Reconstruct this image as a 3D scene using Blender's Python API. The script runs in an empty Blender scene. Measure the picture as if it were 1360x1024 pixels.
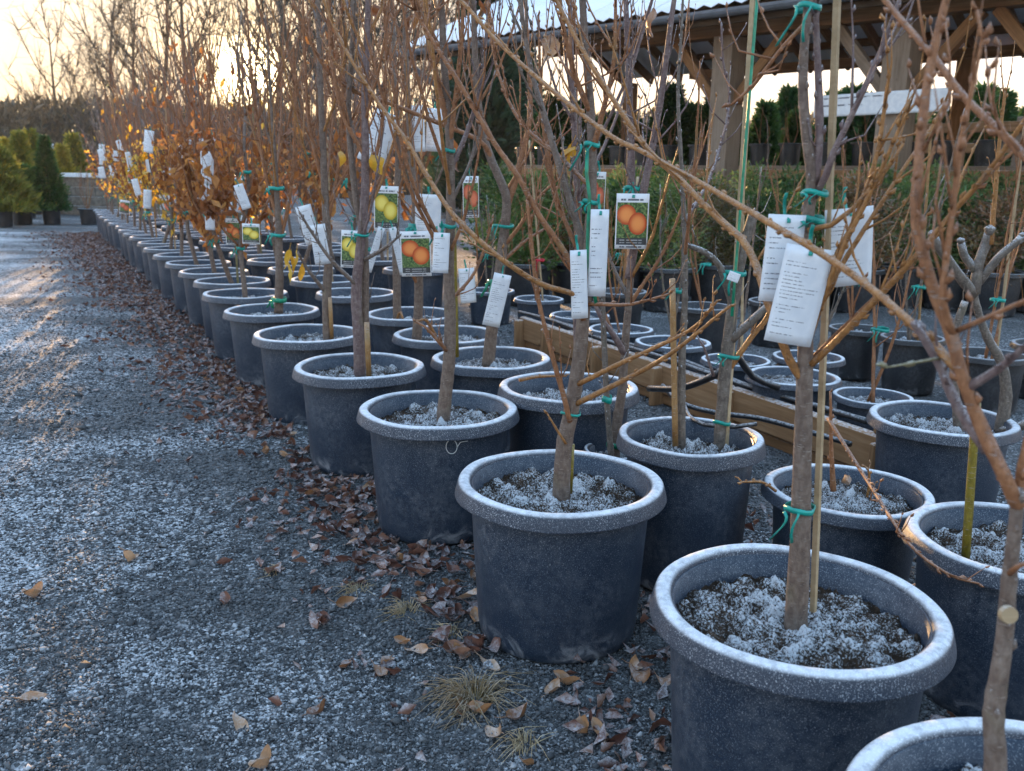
import bpy, math, random
import numpy as np
from mathutils import Vector, Matrix

# ------------------------------------------------------------------ camera, sky, sun, exposure
SC = bpy.context.scene
COL = SC.collection
FPX, TH, RO, CH = 1184.5, 0.2315, -0.0134, 1.0847      # focal length (px of a 1360 px wide frame), pitch, roll, eye height
cT, sT, cR, sR = math.cos(TH), math.sin(TH), math.cos(RO), math.sin(RO)
cam = bpy.data.cameras.new('camera'); camo = bpy.data.objects.new('camera', cam); COL.objects.link(camo)
_r, _u, _f = Vector((1, 0, 0)), Vector((0, sT, cT)), Vector((0, cT, -sT))
_r2, _u2 = _r * cR - _u * sR, _r * sR + _u * cR
camo.matrix_world = Matrix(((_r2.x, _u2.x, -_f.x, 0), (_r2.y, _u2.y, -_f.y, 0), (_r2.z, _u2.z, -_f.z, CH), (0, 0, 0, 1)))
cam.sensor_fit = 'HORIZONTAL'; cam.sensor_width = 36; cam.lens = FPX / 1360 * 36
cam.clip_start = 0.02; cam.clip_end = 2000
cam.dof.use_dof = True; cam.dof.focus_distance = 2.2; cam.dof.aperture_fstop = 7.0
SC.camera = camo

def ray(px, py):
    X, Y = px - 680, 512 - py
    u = (X * cR + Y * sR) / FPX; v = (-X * sR + Y * cR) / FPX
    return Vector((u, cT + sT * v, -sT + cT * v))
def at(px, py, Y):                       # the point seen there, at world distance Y
    d = ray(px, py); return Vector((d.x * Y / d.y, Y, CH + d.z * Y / d.y))
def at_z(px, py, z=0.0):
    d = ray(px, py); k = (z - CH) / d.z; return Vector((d.x * k, d.y * k, z))

SUN = ray(328, 97).normalized()
sun_el = math.asin(SUN.z); sun_az = math.atan2(SUN.x, SUN.y)
W = bpy.data.worlds.new('World'); SC.world = W; W.use_nodes = True
wn = W.node_tree.nodes; wl = W.node_tree.links
sky = wn.new('ShaderNodeTexSky'); sky.sky_type = 'NISHITA'; sky.sun_disc = False
sky.sun_elevation = sun_el; sky.sun_rotation = sun_az
sky.air_density = 1.5; sky.dust_density = 1.0; sky.ozone_density = 4.0; sky.altitude = 50
gm = wn.new('ShaderNodeGamma'); gm.inputs[1].default_value = 0.18          # thin winter veil: the bright horizon and the blue overhead lie closer together
hs = wn.new('ShaderNodeHueSaturation'); hs.inputs['Saturation'].default_value = 2.5
wl.new(sky.outputs['Color'], gm.inputs[0]); wl.new(gm.outputs[0], hs.inputs['Color'])
tn = wn.new('ShaderNodeMix'); tn.data_type = 'RGBA'; tn.blend_type = 'MULTIPLY'; tn.inputs[0].default_value = 1.0; tn.inputs[7].default_value = (1.12, .935, .99, 1); wl.new(hs.outputs[0], tn.inputs[6])
# the bright aureole round the low sun
tc = wn.new('ShaderNodeTexCoord'); dt = wn.new('ShaderNodeVectorMath'); dt.operation = 'DOT_PRODUCT'; dt.inputs[1].default_value = SUN; wl.new(tc.outputs['Generated'], dt.inputs[0])
def aure(power, amp, col, prev, bt='ADD'):
    p = wn.new('ShaderNodeMath'); p.operation = 'POWER'; p.use_clamp = True; wl.new(dt.outputs['Value'], p.inputs[0]); p.inputs[1].default_value = power
    m = wn.new('ShaderNodeMath'); m.operation = 'MULTIPLY'; wl.new(p.outputs[0], m.inputs[0]); m.inputs[1].default_value = amp
    x = wn.new('ShaderNodeMix'); x.data_type = 'RGBA'; x.blend_type = bt; wl.new(m.outputs[0], x.inputs[0]); x.clamp_factor = False; wl.new(prev, x.inputs[6]); x.inputs[7].default_value = (*col, 1); return x.outputs[2]
skc = aure(7, .85, (.64, .57, .41), tn.outputs[2], 'MIX'); skc = aure(4200, 30.0, (1.0, .80, .45), skc); skc = aure(220, .55, (1.0, .58, .16), skc)
wl.new(skc, wn['Background'].inputs['Color'])
wn['Background'].inputs['Strength'].default_value = 0.15
sl = bpy.data.lights.new('sun', 'SUN'); sl.energy = 2.1; sl.angle = math.radians(0.55); sl.color = (1.0, 0.60, 0.27)
so = bpy.data.objects.new('sun', sl); COL.objects.link(so)
so.rotation_euler = (-SUN).to_track_quat('-Z', 'Y').to_euler(); so.location = (-10, 30, 8)
SC.view_settings.view_transform = 'Standard'; SC.view_settings.look = 'None'
SC.view_settings.exposure = 3.55; SC.view_settings.gamma = 1.0
SC.view_settings.use_curve_mapping = False
SC.render.engine = 'CYCLES'
cy = SC.cycles; cy.use_denoising = True; cy.max_bounces = 6; cy.diffuse_bounces = 3; cy.glossy_bounces = 2
cy.transmission_bounces = 3; cy.transparent_max_bounces = 8; cy.caustics_reflective = False; cy.caustics_refractive = False
cy.sample_clamp_indirect = 6

R = random.Random(7)
NR = np.random.default_rng(11)

# ------------------------------------------------------------------ mesh helpers
class MB:
    """collects verts/faces into one mesh"""
    def __init__(s): s.v = []; s.f = []; s.n = 0; s.uv = None; s.attr = None
    def add(s, v, f):
        v = np.asarray(v, float); s.v.append(v); k = s.n
        for q in f: s.f.append(tuple(int(i) + k for i in q))
        s.n += len(v)
    def mesh(s, name, smooth=True):
        me = bpy.data.meshes.new(name)
        v = np.concatenate(s.v) if s.v else np.zeros((0, 3))
        me.from_pydata(v.tolist(), [], s.f)
        if smooth and len(me.polygons): me.polygons.foreach_set('use_smooth', np.ones(len(me.polygons), bool))
        return me

def fast_mesh(name, V, F, smooth=True, attrs=None):
    """V (n,3), F (m,k) constant k"""
    V = np.asarray(V, np.float32); F = np.asarray(F, np.int32); m, k = F.shape
    me = bpy.data.meshes.new(name)
    me.vertices.add(len(V)); me.vertices.foreach_set('co', V.ravel())
    me.loops.add(m * k); me.loops.foreach_set('vertex_index', F.ravel())
    me.polygons.add(m); me.polygons.foreach_set('loop_start', np.arange(0, m * k, k, dtype=np.int32))
    me.polygons.foreach_set('loop_total', np.full(m, k, np.int32))
    if smooth: me.polygons.foreach_set('use_smooth', np.ones(m, bool))
    if attrs:
        for an, av in attrs.items():
            a = me.attributes.new(an, 'FLOAT', 'POINT'); a.data.foreach_set('value', np.asarray(av, np.float32))
    me.update(calc_edges=True)
    return me

def obj(name, me, mat, parent=None, loc=None, rot=None, scale=None):
    o = bpy.data.objects.new(name, me); COL.objects.link(o)
    if mat is not None and me is not None and not me.materials: me.materials.append(mat)
    if parent is not None: o.parent = parent
    if loc is not None: o.location = loc
    if rot is not None: o.rotation_euler = rot
    if scale is not None: o.scale = scale if hasattr(scale, '__len__') else (scale,) * 3
    return o
def tag(o, label, cat, group=None):
    o['label'] = label; o['category'] = cat
    if group: o['group'] = group
    return o
def thing(name, label, cat, loc=(0, 0, 0), rz=0.0, group=None):
    o = bpy.data.objects.new(name, None); COL.objects.link(o); o.location = loc; o.rotation_euler = (0, 0, rz)
    o.empty_display_size = 0.1
    return tag(o, label, cat, group)
def kind(o, k): o['kind'] = k; return o

def catmull(P, step):
    P = np.asarray(P, float)
    if len(P) < 3:
        n = max(2, int(np.linalg.norm(P[-1, :3] - P[0, :3]) / step) + 1)
        t = np.linspace(0, 1, n)[:, None]; return P[0] * (1 - t) + P[-1] * t
    out = []
    Q = np.vstack([2 * P[0] - P[1], P, 2 * P[-1] - P[-2]])
    for i in range(1, len(Q) - 2):
        a, b, c, d = Q[i - 1], Q[i], Q[i + 1], Q[i + 2]
        n = max(1, int(np.linalg.norm((c - b)[:3]) / step))
        t = (np.arange(n) / n)[:, None]
        out.append(.5 * ((2 * b) + (-a + c) * t + (2 * a - 5 * b + 4 * c - d) * t ** 2 + (-a + 3 * b - 3 * c + d) * t ** 3))
    out.append(P[-1:]); return np.vstack(out)

def tube(mb, P, r, n=6, cap=True, rough=0.0, rng=NR):
    """P (k,3), r (k,) radii"""
    P = np.asarray(P, float); r = np.broadcast_to(np.asarray(r, float), (len(P),))
    T = np.gradient(P, axis=0); T /= np.linalg.norm(T, axis=1)[:, None] + 1e-12
    ref = np.array([0, 0, 1.]) if abs(T[0][2]) < .9 else np.array([1., 0, 0])
    N = np.cross(T[0], ref); N /= np.linalg.norm(N)
    a = np.arange(n) / n * 2 * np.pi; ca, sa = np.cos(a), np.sin(a)
    V = np.empty((len(P), n, 3))
    for i in range(len(P)):
        N = N - T[i] * (N @ T[i]); N /= np.linalg.norm(N) + 1e-12
        B = np.cross(T[i], N)
        rr = r[i]
        if rough: rr = r[i] * (1 + rough * rng.standard_normal(n))[:, None]
        V[i] = P[i] + rr * (ca[:, None] * N + sa[:, None] * B)
    k = len(P); F = []
    for i in range(k - 1):
        b = i * n
        for j in range(n):
            j2 = (j + 1) % n; F.append((b + j, b + j2, b + n + j2, b + n + j))
    V = V.reshape(-1, 3)
    if cap:
        F.append(tuple(range(n - 1, -1, -1))); F.append(tuple(range((k - 1) * n, k * n)))
    mb.add(V, F)

BOXF = [(0, 3, 2, 1), (4, 5, 6, 7), (0, 1, 5, 4), (1, 2, 6, 5), (2, 3, 7, 6), (3, 0, 4, 7)]
def box(mb, c, s, ax=None):
    x, y, z = s[0] / 2, s[1] / 2, s[2] / 2
    v = np.array([(-x, -y, -z), (x, -y, -z), (x, y, -z), (-x, y, -z), (-x, -y, z), (x, -y, z), (x, y, z), (-x, y, z)])
    if ax is not None: v = v @ np.array(ax)
    mb.add(v + np.array(c), BOXF)
def bar(mb, a, b, w, h, up=(0, 0, 1)):
    a, b = np.array(a, float), np.array(b, float); t = b - a; L = np.linalg.norm(t); t /= L
    s = np.cross(up, t); s /= np.linalg.norm(s); u = np.cross(t, s)
    box(mb, (a + b) / 2, (L, w, h), ax=[t, s, u])
def bevel(o, w=0.004, seg=2):
    m = o.modifiers.new('b', 'BEVEL'); m.width = w; m.segments = seg; m.limit_method = 'ANGLE'; return o

def lathe(prof, n, closed=False):
    p = np.array(prof, float); a = np.arange(n) / n * 2 * np.pi
    V = np.stack([p[:, 0][:, None] * np.cos(a), p[:, 0][:, None] * np.sin(a), np.repeat(p[:, 1][:, None], n, 1)], 2).reshape(-1, 3)
    F = []; k = len(p)
    for i in range(k if closed else k - 1):
        i2 = (i + 1) % k
        for j in range(n):
            j2 = (j + 1) % n; F.append((i * n + j, i * n + j2, i2 * n + j2, i2 * n + j))
    return V, F

def vnoise(x, y, seed=0):
    xi, yi = np.floor(x).astype(np.int64), np.floor(y).astype(np.int64); fx, fy = x - xi, y - yi
    fx = fx * fx * (3 - 2 * fx); fy = fy * fy * (3 - 2 * fy)
    def h(a, b):
        n = (a * 374761393 + b * 668265263 + seed * 1442695041) & 0xffffffff
        n = ((n ^ (n >> 13)) * 1274126177) & 0xffffffff
        return ((n ^ (n >> 16)) & 0xffff) / 65535.0
    return (h(xi, yi) * (1 - fx) + h(xi + 1, yi) * fx) * (1 - fy) + (h(xi, yi + 1) * (1 - fx) + h(xi + 1, yi + 1) * fx) * fy

# ------------------------------------------------------------------ material helpers
class MT:
    def __init__(s, name, rough=0.6, spec=0.35):
        s.m = bpy.data.materials.new(name); s.m.use_nodes = True; s.t = s.m.node_tree
        s.b = s.t.nodes['Principled BSDF']; s.b.inputs['Roughness'].default_value = rough
        s.b.inputs['Specular IOR Level'].default_value = spec
    def n(s, typ, **k):
        nd = s.t.nodes.new(typ)
        for a, v in k.items(): setattr(nd, a, v)
        return nd
    def l(s, a, b): s.t.links.new(a, b)
    def math(s, op, a, b=None, c=None, clamp=False):
        nd = s.n('ShaderNodeMath', operation=op); nd.use_clamp = clamp
        for i, v in enumerate((a, b, c)):
            if v is None: continue
            if isinstance(v, (int, float)): nd.inputs[i].default_value = v
            else: s.l(v, nd.inputs[i])
        return nd.outputs[0]
    def co(s, which='Object'):
        if which == 'World': return s.n('ShaderNodeNewGeometry').outputs['Position']
        return s.n('ShaderNodeTexCoord').outputs[which]
    def offset(s, co):            # shift the pattern by the object's own random number
        oi = s.n('ShaderNodeObjectInfo'); m = s.math('MULTIPLY', oi.outputs['Random'], 37.0)
        c = s.n('ShaderNodeCombineXYZ'); s.l(m, c.inputs[0]); s.l(m, c.inputs[1])
        a = s.n('ShaderNodeVectorMath', operation='ADD'); s.l(co, a.inputs[0]); s.l(c.outputs[0], a.inputs[1]); return a.outputs[0]
    def scale(s, co, v):
        a = s.n('ShaderNodeVectorMath', operation='MULTIPLY'); s.l(co, a.inputs[0]); a.inputs[1].default_value = v; return a.outputs[0]
    def noise(s, co, sc, det=3, rough=.55, dist=0.0):
        nd = s.n('ShaderNodeTexNoise'); s.l(co, nd.inputs['Vector']); nd.inputs['Scale'].default_value = sc
        nd.inputs['Detail'].default_value = det; nd.inputs['Roughness'].default_value = rough; nd.inputs['Distortion'].default_value = dist
        return nd.outputs['Fac']
    def voro(s, co, sc, feat='F1', out='Distance'):
        nd = s.n('ShaderNodeTexVoronoi', feature=feat); s.l(co, nd.inputs['Vector']); nd.inputs['Scale'].default_value = sc; return nd.outputs[out]
    def ramp(s, fac, a, b, lo=0.0, hi=1.0):
        nd = s.n('ShaderNodeMapRange'); nd.clamp = True; nd.interpolation_type = 'SMOOTHSTEP'
        s.l(fac, nd.inputs[0])
        for i, v in ((1, a), (2, b), (3, lo), (4, hi)): nd.inputs[i].default_value = v
        return nd.outputs[0]
    def mix(s, fac, a, b):
        nd = s.n('ShaderNodeMix', data_type='RGBA')
        if isinstance(fac, (int, float)): nd.inputs[0].default_value = fac
        else: s.l(fac, nd.inputs[0])
        for i, v in ((6, a), (7, b)):
            if isinstance(v, tuple): nd.inputs[i].default_value = (*v, 1)
            else: s.l(v, nd.inputs[i])
        return nd.outputs[2]
    def colors(s, fac, stops, k=1.4):
        nd = s.n('ShaderNodeValToRGB'); e = nd.color_ramp.elements
        while len(e) < len(stops): e.new(0.5)
        for x, (p, c) in zip(e, stops): x.position = p; x.color = (*[min(.8, q * k) for q in c], 1)
        s.l(fac, nd.inputs[0]); return nd.outputs[0]
    def nz(s):
        g = s.n('ShaderNodeNewGeometry'); x = s.n('ShaderNodeSeparateXYZ'); s.l(g.outputs['Normal'], x.inputs[0]); return x.outputs[2]
    def sep(s, co):
        x = s.n('ShaderNodeSeparateXYZ'); s.l(co, x.inputs[0]); return x.outputs
    def attr(s, name):
        a = s.n('ShaderNodeAttribute'); a.attribute_name = name; return a.outputs['Fac']
    def rnd(s): return s.n('ShaderNodeObjectInfo').outputs['Random']
    def color(s, c):
        if isinstance(c, tuple): s.b.inputs['Base Color'].default_value = (*c, 1)
        else: s.l(c, s.b.inputs['Base Color'])
        return s
    def rough(s, v): s.l(v, s.b.inputs['Roughness']); return s
    def bump(s, h, strength=.4, dist=.002):
        nd = s.n('ShaderNodeBump'); nd.inputs['Strength'].default_value = strength; nd.inputs['Distance'].default_value = dist
        s.l(h, nd.inputs['Height']); s.l(nd.outputs[0], s.b.inputs['Normal']); return s

FROST = (0.80, 0.835, 0.88)

def m_pot(name, base, amount, rimlike):
    m = MT(name, .55, .4); co = m.offset(m.co()); big = m.noise(co, 7, 3); fine = m.noise(co, 360, 3, .75); mid = m.noise(co, 60, 3)
    nz = m.nz(); up = m.ramp(nz, .42, .99)
    speck = m.ramp(fine, .52, .70)
    veil = m.math('MULTIPLY', m.ramp(big, .30, .72), m.ramp(mid, .25, .75))
    if rimlike:
        f = m.math('ADD', m.math('MULTIPLY', up, m.ramp(mid, .15, .7, .5, .9)), m.math('MULTIPLY', speck, m.ramp(big, .3, .7, .30, .6)), clamp=True)
        f = m.math('MULTIPLY', f, m.ramp(big, .2, .55, .6, 1.0)); f = m.math('MULTIPLY', f, amount)
    else:
        z = m.sep(m.co())[2]
        crust = m.math('MULTIPLY', m.ramp(z, .075, .015), m.ramp(m.noise(co, 14, 4, .6, 1.2), .50, .66))
        top = m.ramp(z, .10, .34, .35, 1.0)
        f = m.math('ADD', m.math('MULTIPLY', m.math('MULTIPLY', speck, .55), top), m.math('MULTIPLY', veil, .16), clamp=True)
        f = m.math('ADD', f, m.math('MULTIPLY', crust, .45), clamp=True); f = m.math('MULTIPLY', f, amount)
    m.color(m.mix(f, base, FROST)); m.rough(m.ramp(f, 0, .6, .42, .85))
    m.bump(m.math('ADD', m.math('MULTIPLY', fine, .6), mid), .8 if rimlike else .3, .0022)
    return m.m
M = {}
M['pot'] = m_pot('frosted_dark_plastic', (.011, .023, .044), .46, False)
M['rim'] = m_pot('frosted_plastic_rim', (.030, .040, .060), .98, True)
M['pot_black'] = m_pot('black_plastic', (.012, .014, .018), .28, False)
M['rim_black'] = m_pot('black_plastic_rim', (.014, .016, .020), .45, True)

def m_soil():
    m = MT('frosted_soil', .9, .2); co = m.offset(m.co()); fr = m.attr('frost'); n = m.noise(co, 230, 4, .7); n2 = m.noise(co, 30, 3)
    base = m.colors(m.noise(co, 70, 4), [(.25, (.010, .007, .005)), (.55, (.030, .019, .012)), (.8, (.075, .045, .028))])
    f = m.math('ADD', fr, m.math('MULTIPLY', m.math('SUBTRACT', n, .5), 2.4)); f = m.math('ADD', f, m.math('MULTIPLY', m.math('SUBTRACT', n2, .5), .35))
    f = m.ramp(f, .38, .92, 0, .66)
    m.color(m.mix(f, base, FROST)); m.bump(m.math('ADD', n, m.math('MULTIPLY', m.noise(co, 500, 2), .4)), .8, .004); return m.m
M['soil'] = m_soil()

def m_bark(name, stops, frost=.3, band=60, rough=.65):
    m = MT(name, rough, .3); co = m.offset(m.co())
    st = m.scale(co, (1, 1, .45)); n = m.noise(st, 120, 5, .65); rings = m.noise(m.scale(co, (.3, .3, 1)), band, 3, .7)
    fac = m.math('ADD', m.math('MULTIPLY', n, .68), m.math('MULTIPLY', rings, .34))
    c = m.colors(fac, stops, .95)
    spots = m.ramp(m.noise(m.scale(co, (1, 1, .7)), 45, 2), .64, .70)
    c = m.mix(m.math('MULTIPLY', spots, .28), c, (.26, .22, .19))
    lent = m.ramp(m.noise(m.scale(co, (1, 1, 5)), 75, 2, .4), .64, .70); c = m.mix(m.math('MULTIPLY', lent, .55), c, (.36, .30, .25)); moss = m.ramp(m.noise(co, 9, 3), .62, .75); c = m.mix(m.math('MULTIPLY', moss, .22), c, (.16, .17, .06))
    fz = m.ramp(m.nz(), .1, .85); f = m.math('MULTIPLY', m.math('MULTIPLY', fz, m.ramp(m.noise(co, 420, 3), .40, .62)), frost)
    m.color(m.mix(f, c, FROST)); m.bump(m.math('ADD', m.math('ADD', fac, m.math('MULTIPLY', lent, .5)), m.math('MULTIPLY', m.noise(co, 300, 2), .35)), .85, .004); return m.m
M['bark_grey'] = m_bark('grey_brown_bark', [(.28, (.075, .050, .040)), (.5, (.155, .112, .088)), (.75, (.27, .215, .175))], .40)
M['bark_red'] = m_bark('red_brown_bark', [(.28, (.11, .046, .022)), (.5, (.26, .115, .052)), (.75, (.40, .20, .10))], .2)
M['bark_orange'] = m_bark('orange_brown_bark', [(.28, (.14, .058, .018)), (.5, (.30, .14, .045)), (.75, (.50, .25, .09))], .16, 90, .5)
M['bark_purple'] = m_bark('purple_grey_bark', [(.28, (.075, .045, .042)), (.5, (.16, .11, .105)), (.75, (.29, .23, .21))], .5)
M['bark_frost'] = m_bark('frosted_grey_bark', [(.28, (.06, .048, .04)), (.5, (.14, .115, .095)), (.75, (.27, .235, .20))], .8)
M['bark_green'] = m_bark('olive_bark', [(.28, (.09, .085, .03)), (.5, (.20, .175, .085)), (.75, (.33, .29, .17))], .35)
M['bark_dark'] = m_bark('dark_tree_bark', [(.3, (.03, .024, .018)), (.55, (.06, .05, .036)), (.8, (.11, .09, .07))], .12)

def m_wood(name, stops, frost=.2):
    m = MT(name, .75, .25); co = m.offset(m.co())
    n = m.noise(m.scale(co, (.5, 8, 8)), 5, 5, .65, .6); k = m.noise(co, 4, 3)
    c = m.colors(m.math('ADD', m.math('MULTIPLY', n, .7), m.math('MULTIPLY', k, .3)), stops)
    knot = m.ramp(m.voro(m.scale(co, (1, 1, 1.6)), 5), .10, .05); c = m.mix(m.math('MULTIPLY', knot, .7), c, (.05, .03, .015))
    f = m.math('MULTIPLY', m.math('MULTIPLY', m.ramp(m.nz(), .4, .9), m.ramp(m.noise(co, 90, 3), .35, .6)), frost)
    m.color(m.mix(f, c, FROST)); m.bump(n, .5, .003); return m.m
M['timber'] = m_wood('treated_timber', [(.25, (.10, .050, .022)), (.5, (.21, .115, .055)), (.8, (.33, .205, .11))], .5)
M['beam'] = m_wood('brown_beam', [(.25, (.07, .034, .015)), (.5, (.16, .082, .036)), (.8, (.27, .15, .075))], .1)
M['post'] = m_wood('weathered_post', [(.25, (.085, .062, .044)), (.5, (.155, .118, .088)), (.8, (.23, .185, .145))], .1)
M['stake'] = m_wood('pale_stake', [(.25, (.16, .11, .06)), (.5, (.27, .20, .12)), (.8, (.37, .29, .19))], .3)
M['stake_yellow'] = m_bark('yellow_bamboo', [(.25, (.07, .055, .01)), (.5, (.20, .155, .02)), (.8, (.34, .27, .05))], .2, 20, .4)
M['stake_orange'] = m_bark('orange_cane', [(.25, (.17, .08, .03)), (.5, (.32, .18, .07)), (.8, (.44, .28, .13))], .25, 20, .45)

def m_plain(name, c, rough=.5, spec=.4, var=.25, sc=60, trans=0.0, frost=0.0):
    m = MT(name, rough, spec); co = m.offset(m.co()); n = m.noise(co, sc, 3)
    lo = tuple(x * (1 - var) for x in c); hi = tuple(min(1, x * (1 + var)) for x in c)
    cc = m.mix(m.ramp(n, .3, .7), lo, hi)
    if frost:
        f = m.math('MULTIPLY', m.math('MULTIPLY', m.ramp(m.nz(), .1, .8), m.ramp(m.noise(co, sc * 4, 3), .35, .62)), frost); cc = m.mix(f, cc, FROST)
    m.color(cc); m.bump(n, .3, .002)
    if trans: m.b.inputs['Transmission Weight'].default_value = 0; m.b.inputs['Subsurface Weight'].default_value = 0
    return m.m
M['ribbon'] = m_plain('teal_ribbon', (.006, .27, .22), .35, .5, .25, 40)
M['ribbon_green'] = m_plain('green_ribbon', (.008, .22, .12), .35, .5, .3, 40)
M['ribbon_red'] = m_plain('red_ribbon', (.45, .012, .03), .4, .5, .25, 40)
M['pipe'] = m_plain('black_pipe', (.012, .013, .016), .4, .5, .3, 30, 0, .35)
M['gutter'] = m_plain('grey_gutter', (.13, .15, .18), .4, .5, .15, 8, 0, .4)
M['soffit'] = m_plain('dark_soffit', (.06, .04, .025), .8, .2, .3, 6)
M['wall'] = m_plain('frosted_block_wall', (.20, .17, .14), .9, .2, .3, 12, 0, .9)
M['stone'] = m_plain('pale_stone', (.22, .23, .25), .8, .3, .3, 40, 0, .6)
M['wire'] = m_plain('pale_wire', (.5, .5, .48), .5, .4, .1, 10)

def two_sided_leaf(name, stops, frost=.35, translucent=.35, vein=True, k=1.3):
    m = MT(name, .6, .3); co = m.offset(m.co()); r = m.rnd(); at_ = m.attr('hue')
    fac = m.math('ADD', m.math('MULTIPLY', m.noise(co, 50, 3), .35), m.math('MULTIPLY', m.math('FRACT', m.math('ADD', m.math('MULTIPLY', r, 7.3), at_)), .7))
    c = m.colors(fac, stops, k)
    fn = m.math('MULTIPLY', m.ramp(m.math('ABSOLUTE', m.nz()), .25, .9), m.ramp(m.noise(co, 60, 6, .8), .36, .68))
    c = m.mix(m.math('MULTIPLY', fn, frost), c, FROST); m.color(c)
    m.bump(m.noise(co, 160, 3), .5, .003)
    if translucent:
        tr = m.n('ShaderNodeBsdfTranslucent'); m.l(c, tr.inputs[0]); mx = m.n('ShaderNodeMixShader'); mx.inputs[0].default_value = translucent
        m.l(m.b.outputs[0], mx.inputs[1]); m.l(tr.outputs[0], mx.inputs[2]); m.l(mx.outputs[0], m.t.nodes['Material Output'].inputs[0])
    return m.m
M['leaf_fallen'] = two_sided_leaf('fallen_leaf', [(.10, (.035, .015, .012)), (.35, (.085, .036, .026)), (.6, (.135, .062, .043)), (.85, (.19, .10, .065)), (1., (.24, .155, .105))], .50, .10)
M['leaf_tan'] = two_sided_leaf('tan_leaf', [(.15, (.15, .065, .03)), (.5, (.25, .125, .055)), (.9, (.35, .22, .13))], .42, .12)
M['leaf_brown'] = two_sided_leaf('beech_leaf', [(.10, (.12, .042, .016)), (.4, (.25, .095, .028)), (.7, (.38, .165, .045)), (1., (.48, .26, .08))], .15, .42)
M['leaf_yellow'] = two_sided_leaf('yellow_leaf', [(.15, (.38, .19, .02)), (.5, (.55, .32, .03)), (.9, (.62, .45, .10))], .2, .45)
M['leaf_green'] = two_sided_leaf('evergreen_leaf', [(.08, (.018, .040, .012)), (.35, (.045, .095, .022)), (.6, (.08, .14, .035)), (.8, (.14, .17, .055)), (.95, (.20, .12, .055))], .16, .3)
M['leaf_olive'] = two_sided_leaf('bronze_leaf', [(.10, (.04, .045, .015)), (.45, (.10, .085, .025)), (.75, (.17, .085, .04)), (1., (.24, .13, .05))], .3, .25)
M['needle'] = two_sided_leaf('conifer_needle', [(.10, (.012, .04, .010)), (.5, (.03, .085, .018)), (.9, (.07, .14, .03))], .08, .2)
M['needle_dark'] = two_sided_leaf('dark_needle', [(.10, (.010, .026, .012)), (.5, (.022, .05, .02)), (.9, (.045, .08, .03))], .08, .15)
M['needle_gold'] = two_sided_leaf('gold_needle', [(.10, (.06, .09, .015)), (.4, (.20, .19, .03)), (.7, (.42, .31, .04)), (1., (.55, .40, .07))], .1, .45)
M['far_wood'] = two_sided_leaf('far_woodland', [(.10, (.022, .022, .012)), (.5, (.05, .043, .026)), (.9, (.09, .07, .042))], .0, .1)
M['straw'] = two_sided_leaf('straw', [(.1, (.20, .135, .06)), (.5, (.36, .26, .13)), (.9, (.50, .39, .22))], .45, .25)

def m_ground():
    m = MT('frosted_gravel_ground', .9, .25); p = m.co('World')
    v = m.n('ShaderNodeTexVoronoi'); m.l(p, v.inputs['Vector']); v.inputs['Scale'].default_value = 110; v.inputs['Randomness'].default_value = 1
    s = m.sep(v.outputs['Color'])[0]; n = m.noise(p, 300, 3); clod = m.noise(p, 26, 4, .65)
    base = m.colors(m.math('ADD', m.math('MULTIPLY', s, .6), m.math('MULTIPLY', n, .4)), [(.2, (.022, .024, .026)), (.5, (.06, .064, .068)), (.85, (.15, .155, .16))])
    pat = m.noise(m.scale(p, (.55, 1.0, 1)), 1.1, 4, .6, .3)
    f = m.math('ADD', m.math('MULTIPLY', m.ramp(pat, .34, .64), .64), m.math('MULTIPLY', m.math('SUBTRACT', clod, .5), 1.1))
    f = m.math('ADD', f, m.math('MULTIPLY', m.math('SUBTRACT', s, .5), .9))
    xyz = m.sep(p)
    # trodden, frost-free earth under and beside the row of pots
    rowd = m.math('ADD', xyz[0], m.math('MULTIPLY', xyz[1], .53)); f = m.math('ADD', f, m.ramp(rowd, -1.4, .95, .36, -.42))
    f = m.ramp(f, .12, .85, .03, .74)
    m.color(m.mix(f, base, FROST)); m.bump(m.math('ADD', v.outputs['Distance'], m.math('MULTIPLY', clod, .9)), .9, .012); return m.m
M['ground'] = m_ground()
def m_gravel():
    m = MT('gravel_stones', .85, .3); p = m.co('World'); h = m.attr('hue'); n = m.noise(p, 400, 3)
    base = m.colors(m.math('ADD', m.math('MULTIPLY', h, .75), m.math('MULTIPLY', n, .25)), [(.1, (.018, .020, .022)), (.45, (.05, .054, .058)), (.75, (.11, .115, .12)), (1., (.26, .265, .27))], 1.0)
    pat = m.noise(m.scale(p, (.55, 1.0, 1)), 1.1, 4, .6, .3); clod = m.noise(p, 26, 4, .65)
    f = m.math('ADD', m.math('MULTIPLY', m.ramp(pat, .34, .64), .60), m.math('MULTIPLY', m.math('SUBTRACT', clod, .5), 1.2))
    f = m.math('ADD', f, m.math('MULTIPLY', m.math('SUBTRACT', h, .5), .7))
    xyz = m.sep(p); rowd = m.math('ADD', xyz[0], m.math('MULTIPLY', xyz[1], .53)); f = m.math('ADD', f, m.ramp(rowd, -1.4, .95, .32, -.40))
    f = m.math('MULTIPLY', m.ramp(f, .05, 1.0, .04, .80), m.ramp(m.nz(), -.2, .6, .15, 1.0))
    m.color(m.mix(f, base, FROST)); m.bump(n, .5, .002); return m.m
M['gravel'] = m_gravel()
def m_roof():
    m = MT('frosted_metal_roof', .5, .4); co = m.co(); n = m.noise(co, 1.3, 4); w = m.noise(m.scale(co, (1, 1, 1)), 30, 3)
    f = m.ramp(m.math('ADD', n, m.math('MULTIPLY', w, .3)), .35, .75, .70, .95); m.color(m.mix(f, (.35, .37, .40), (.80, .83, .87))); m.bump(w, .2, .004); return m.m
M['roof'] = m_roof()

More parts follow.
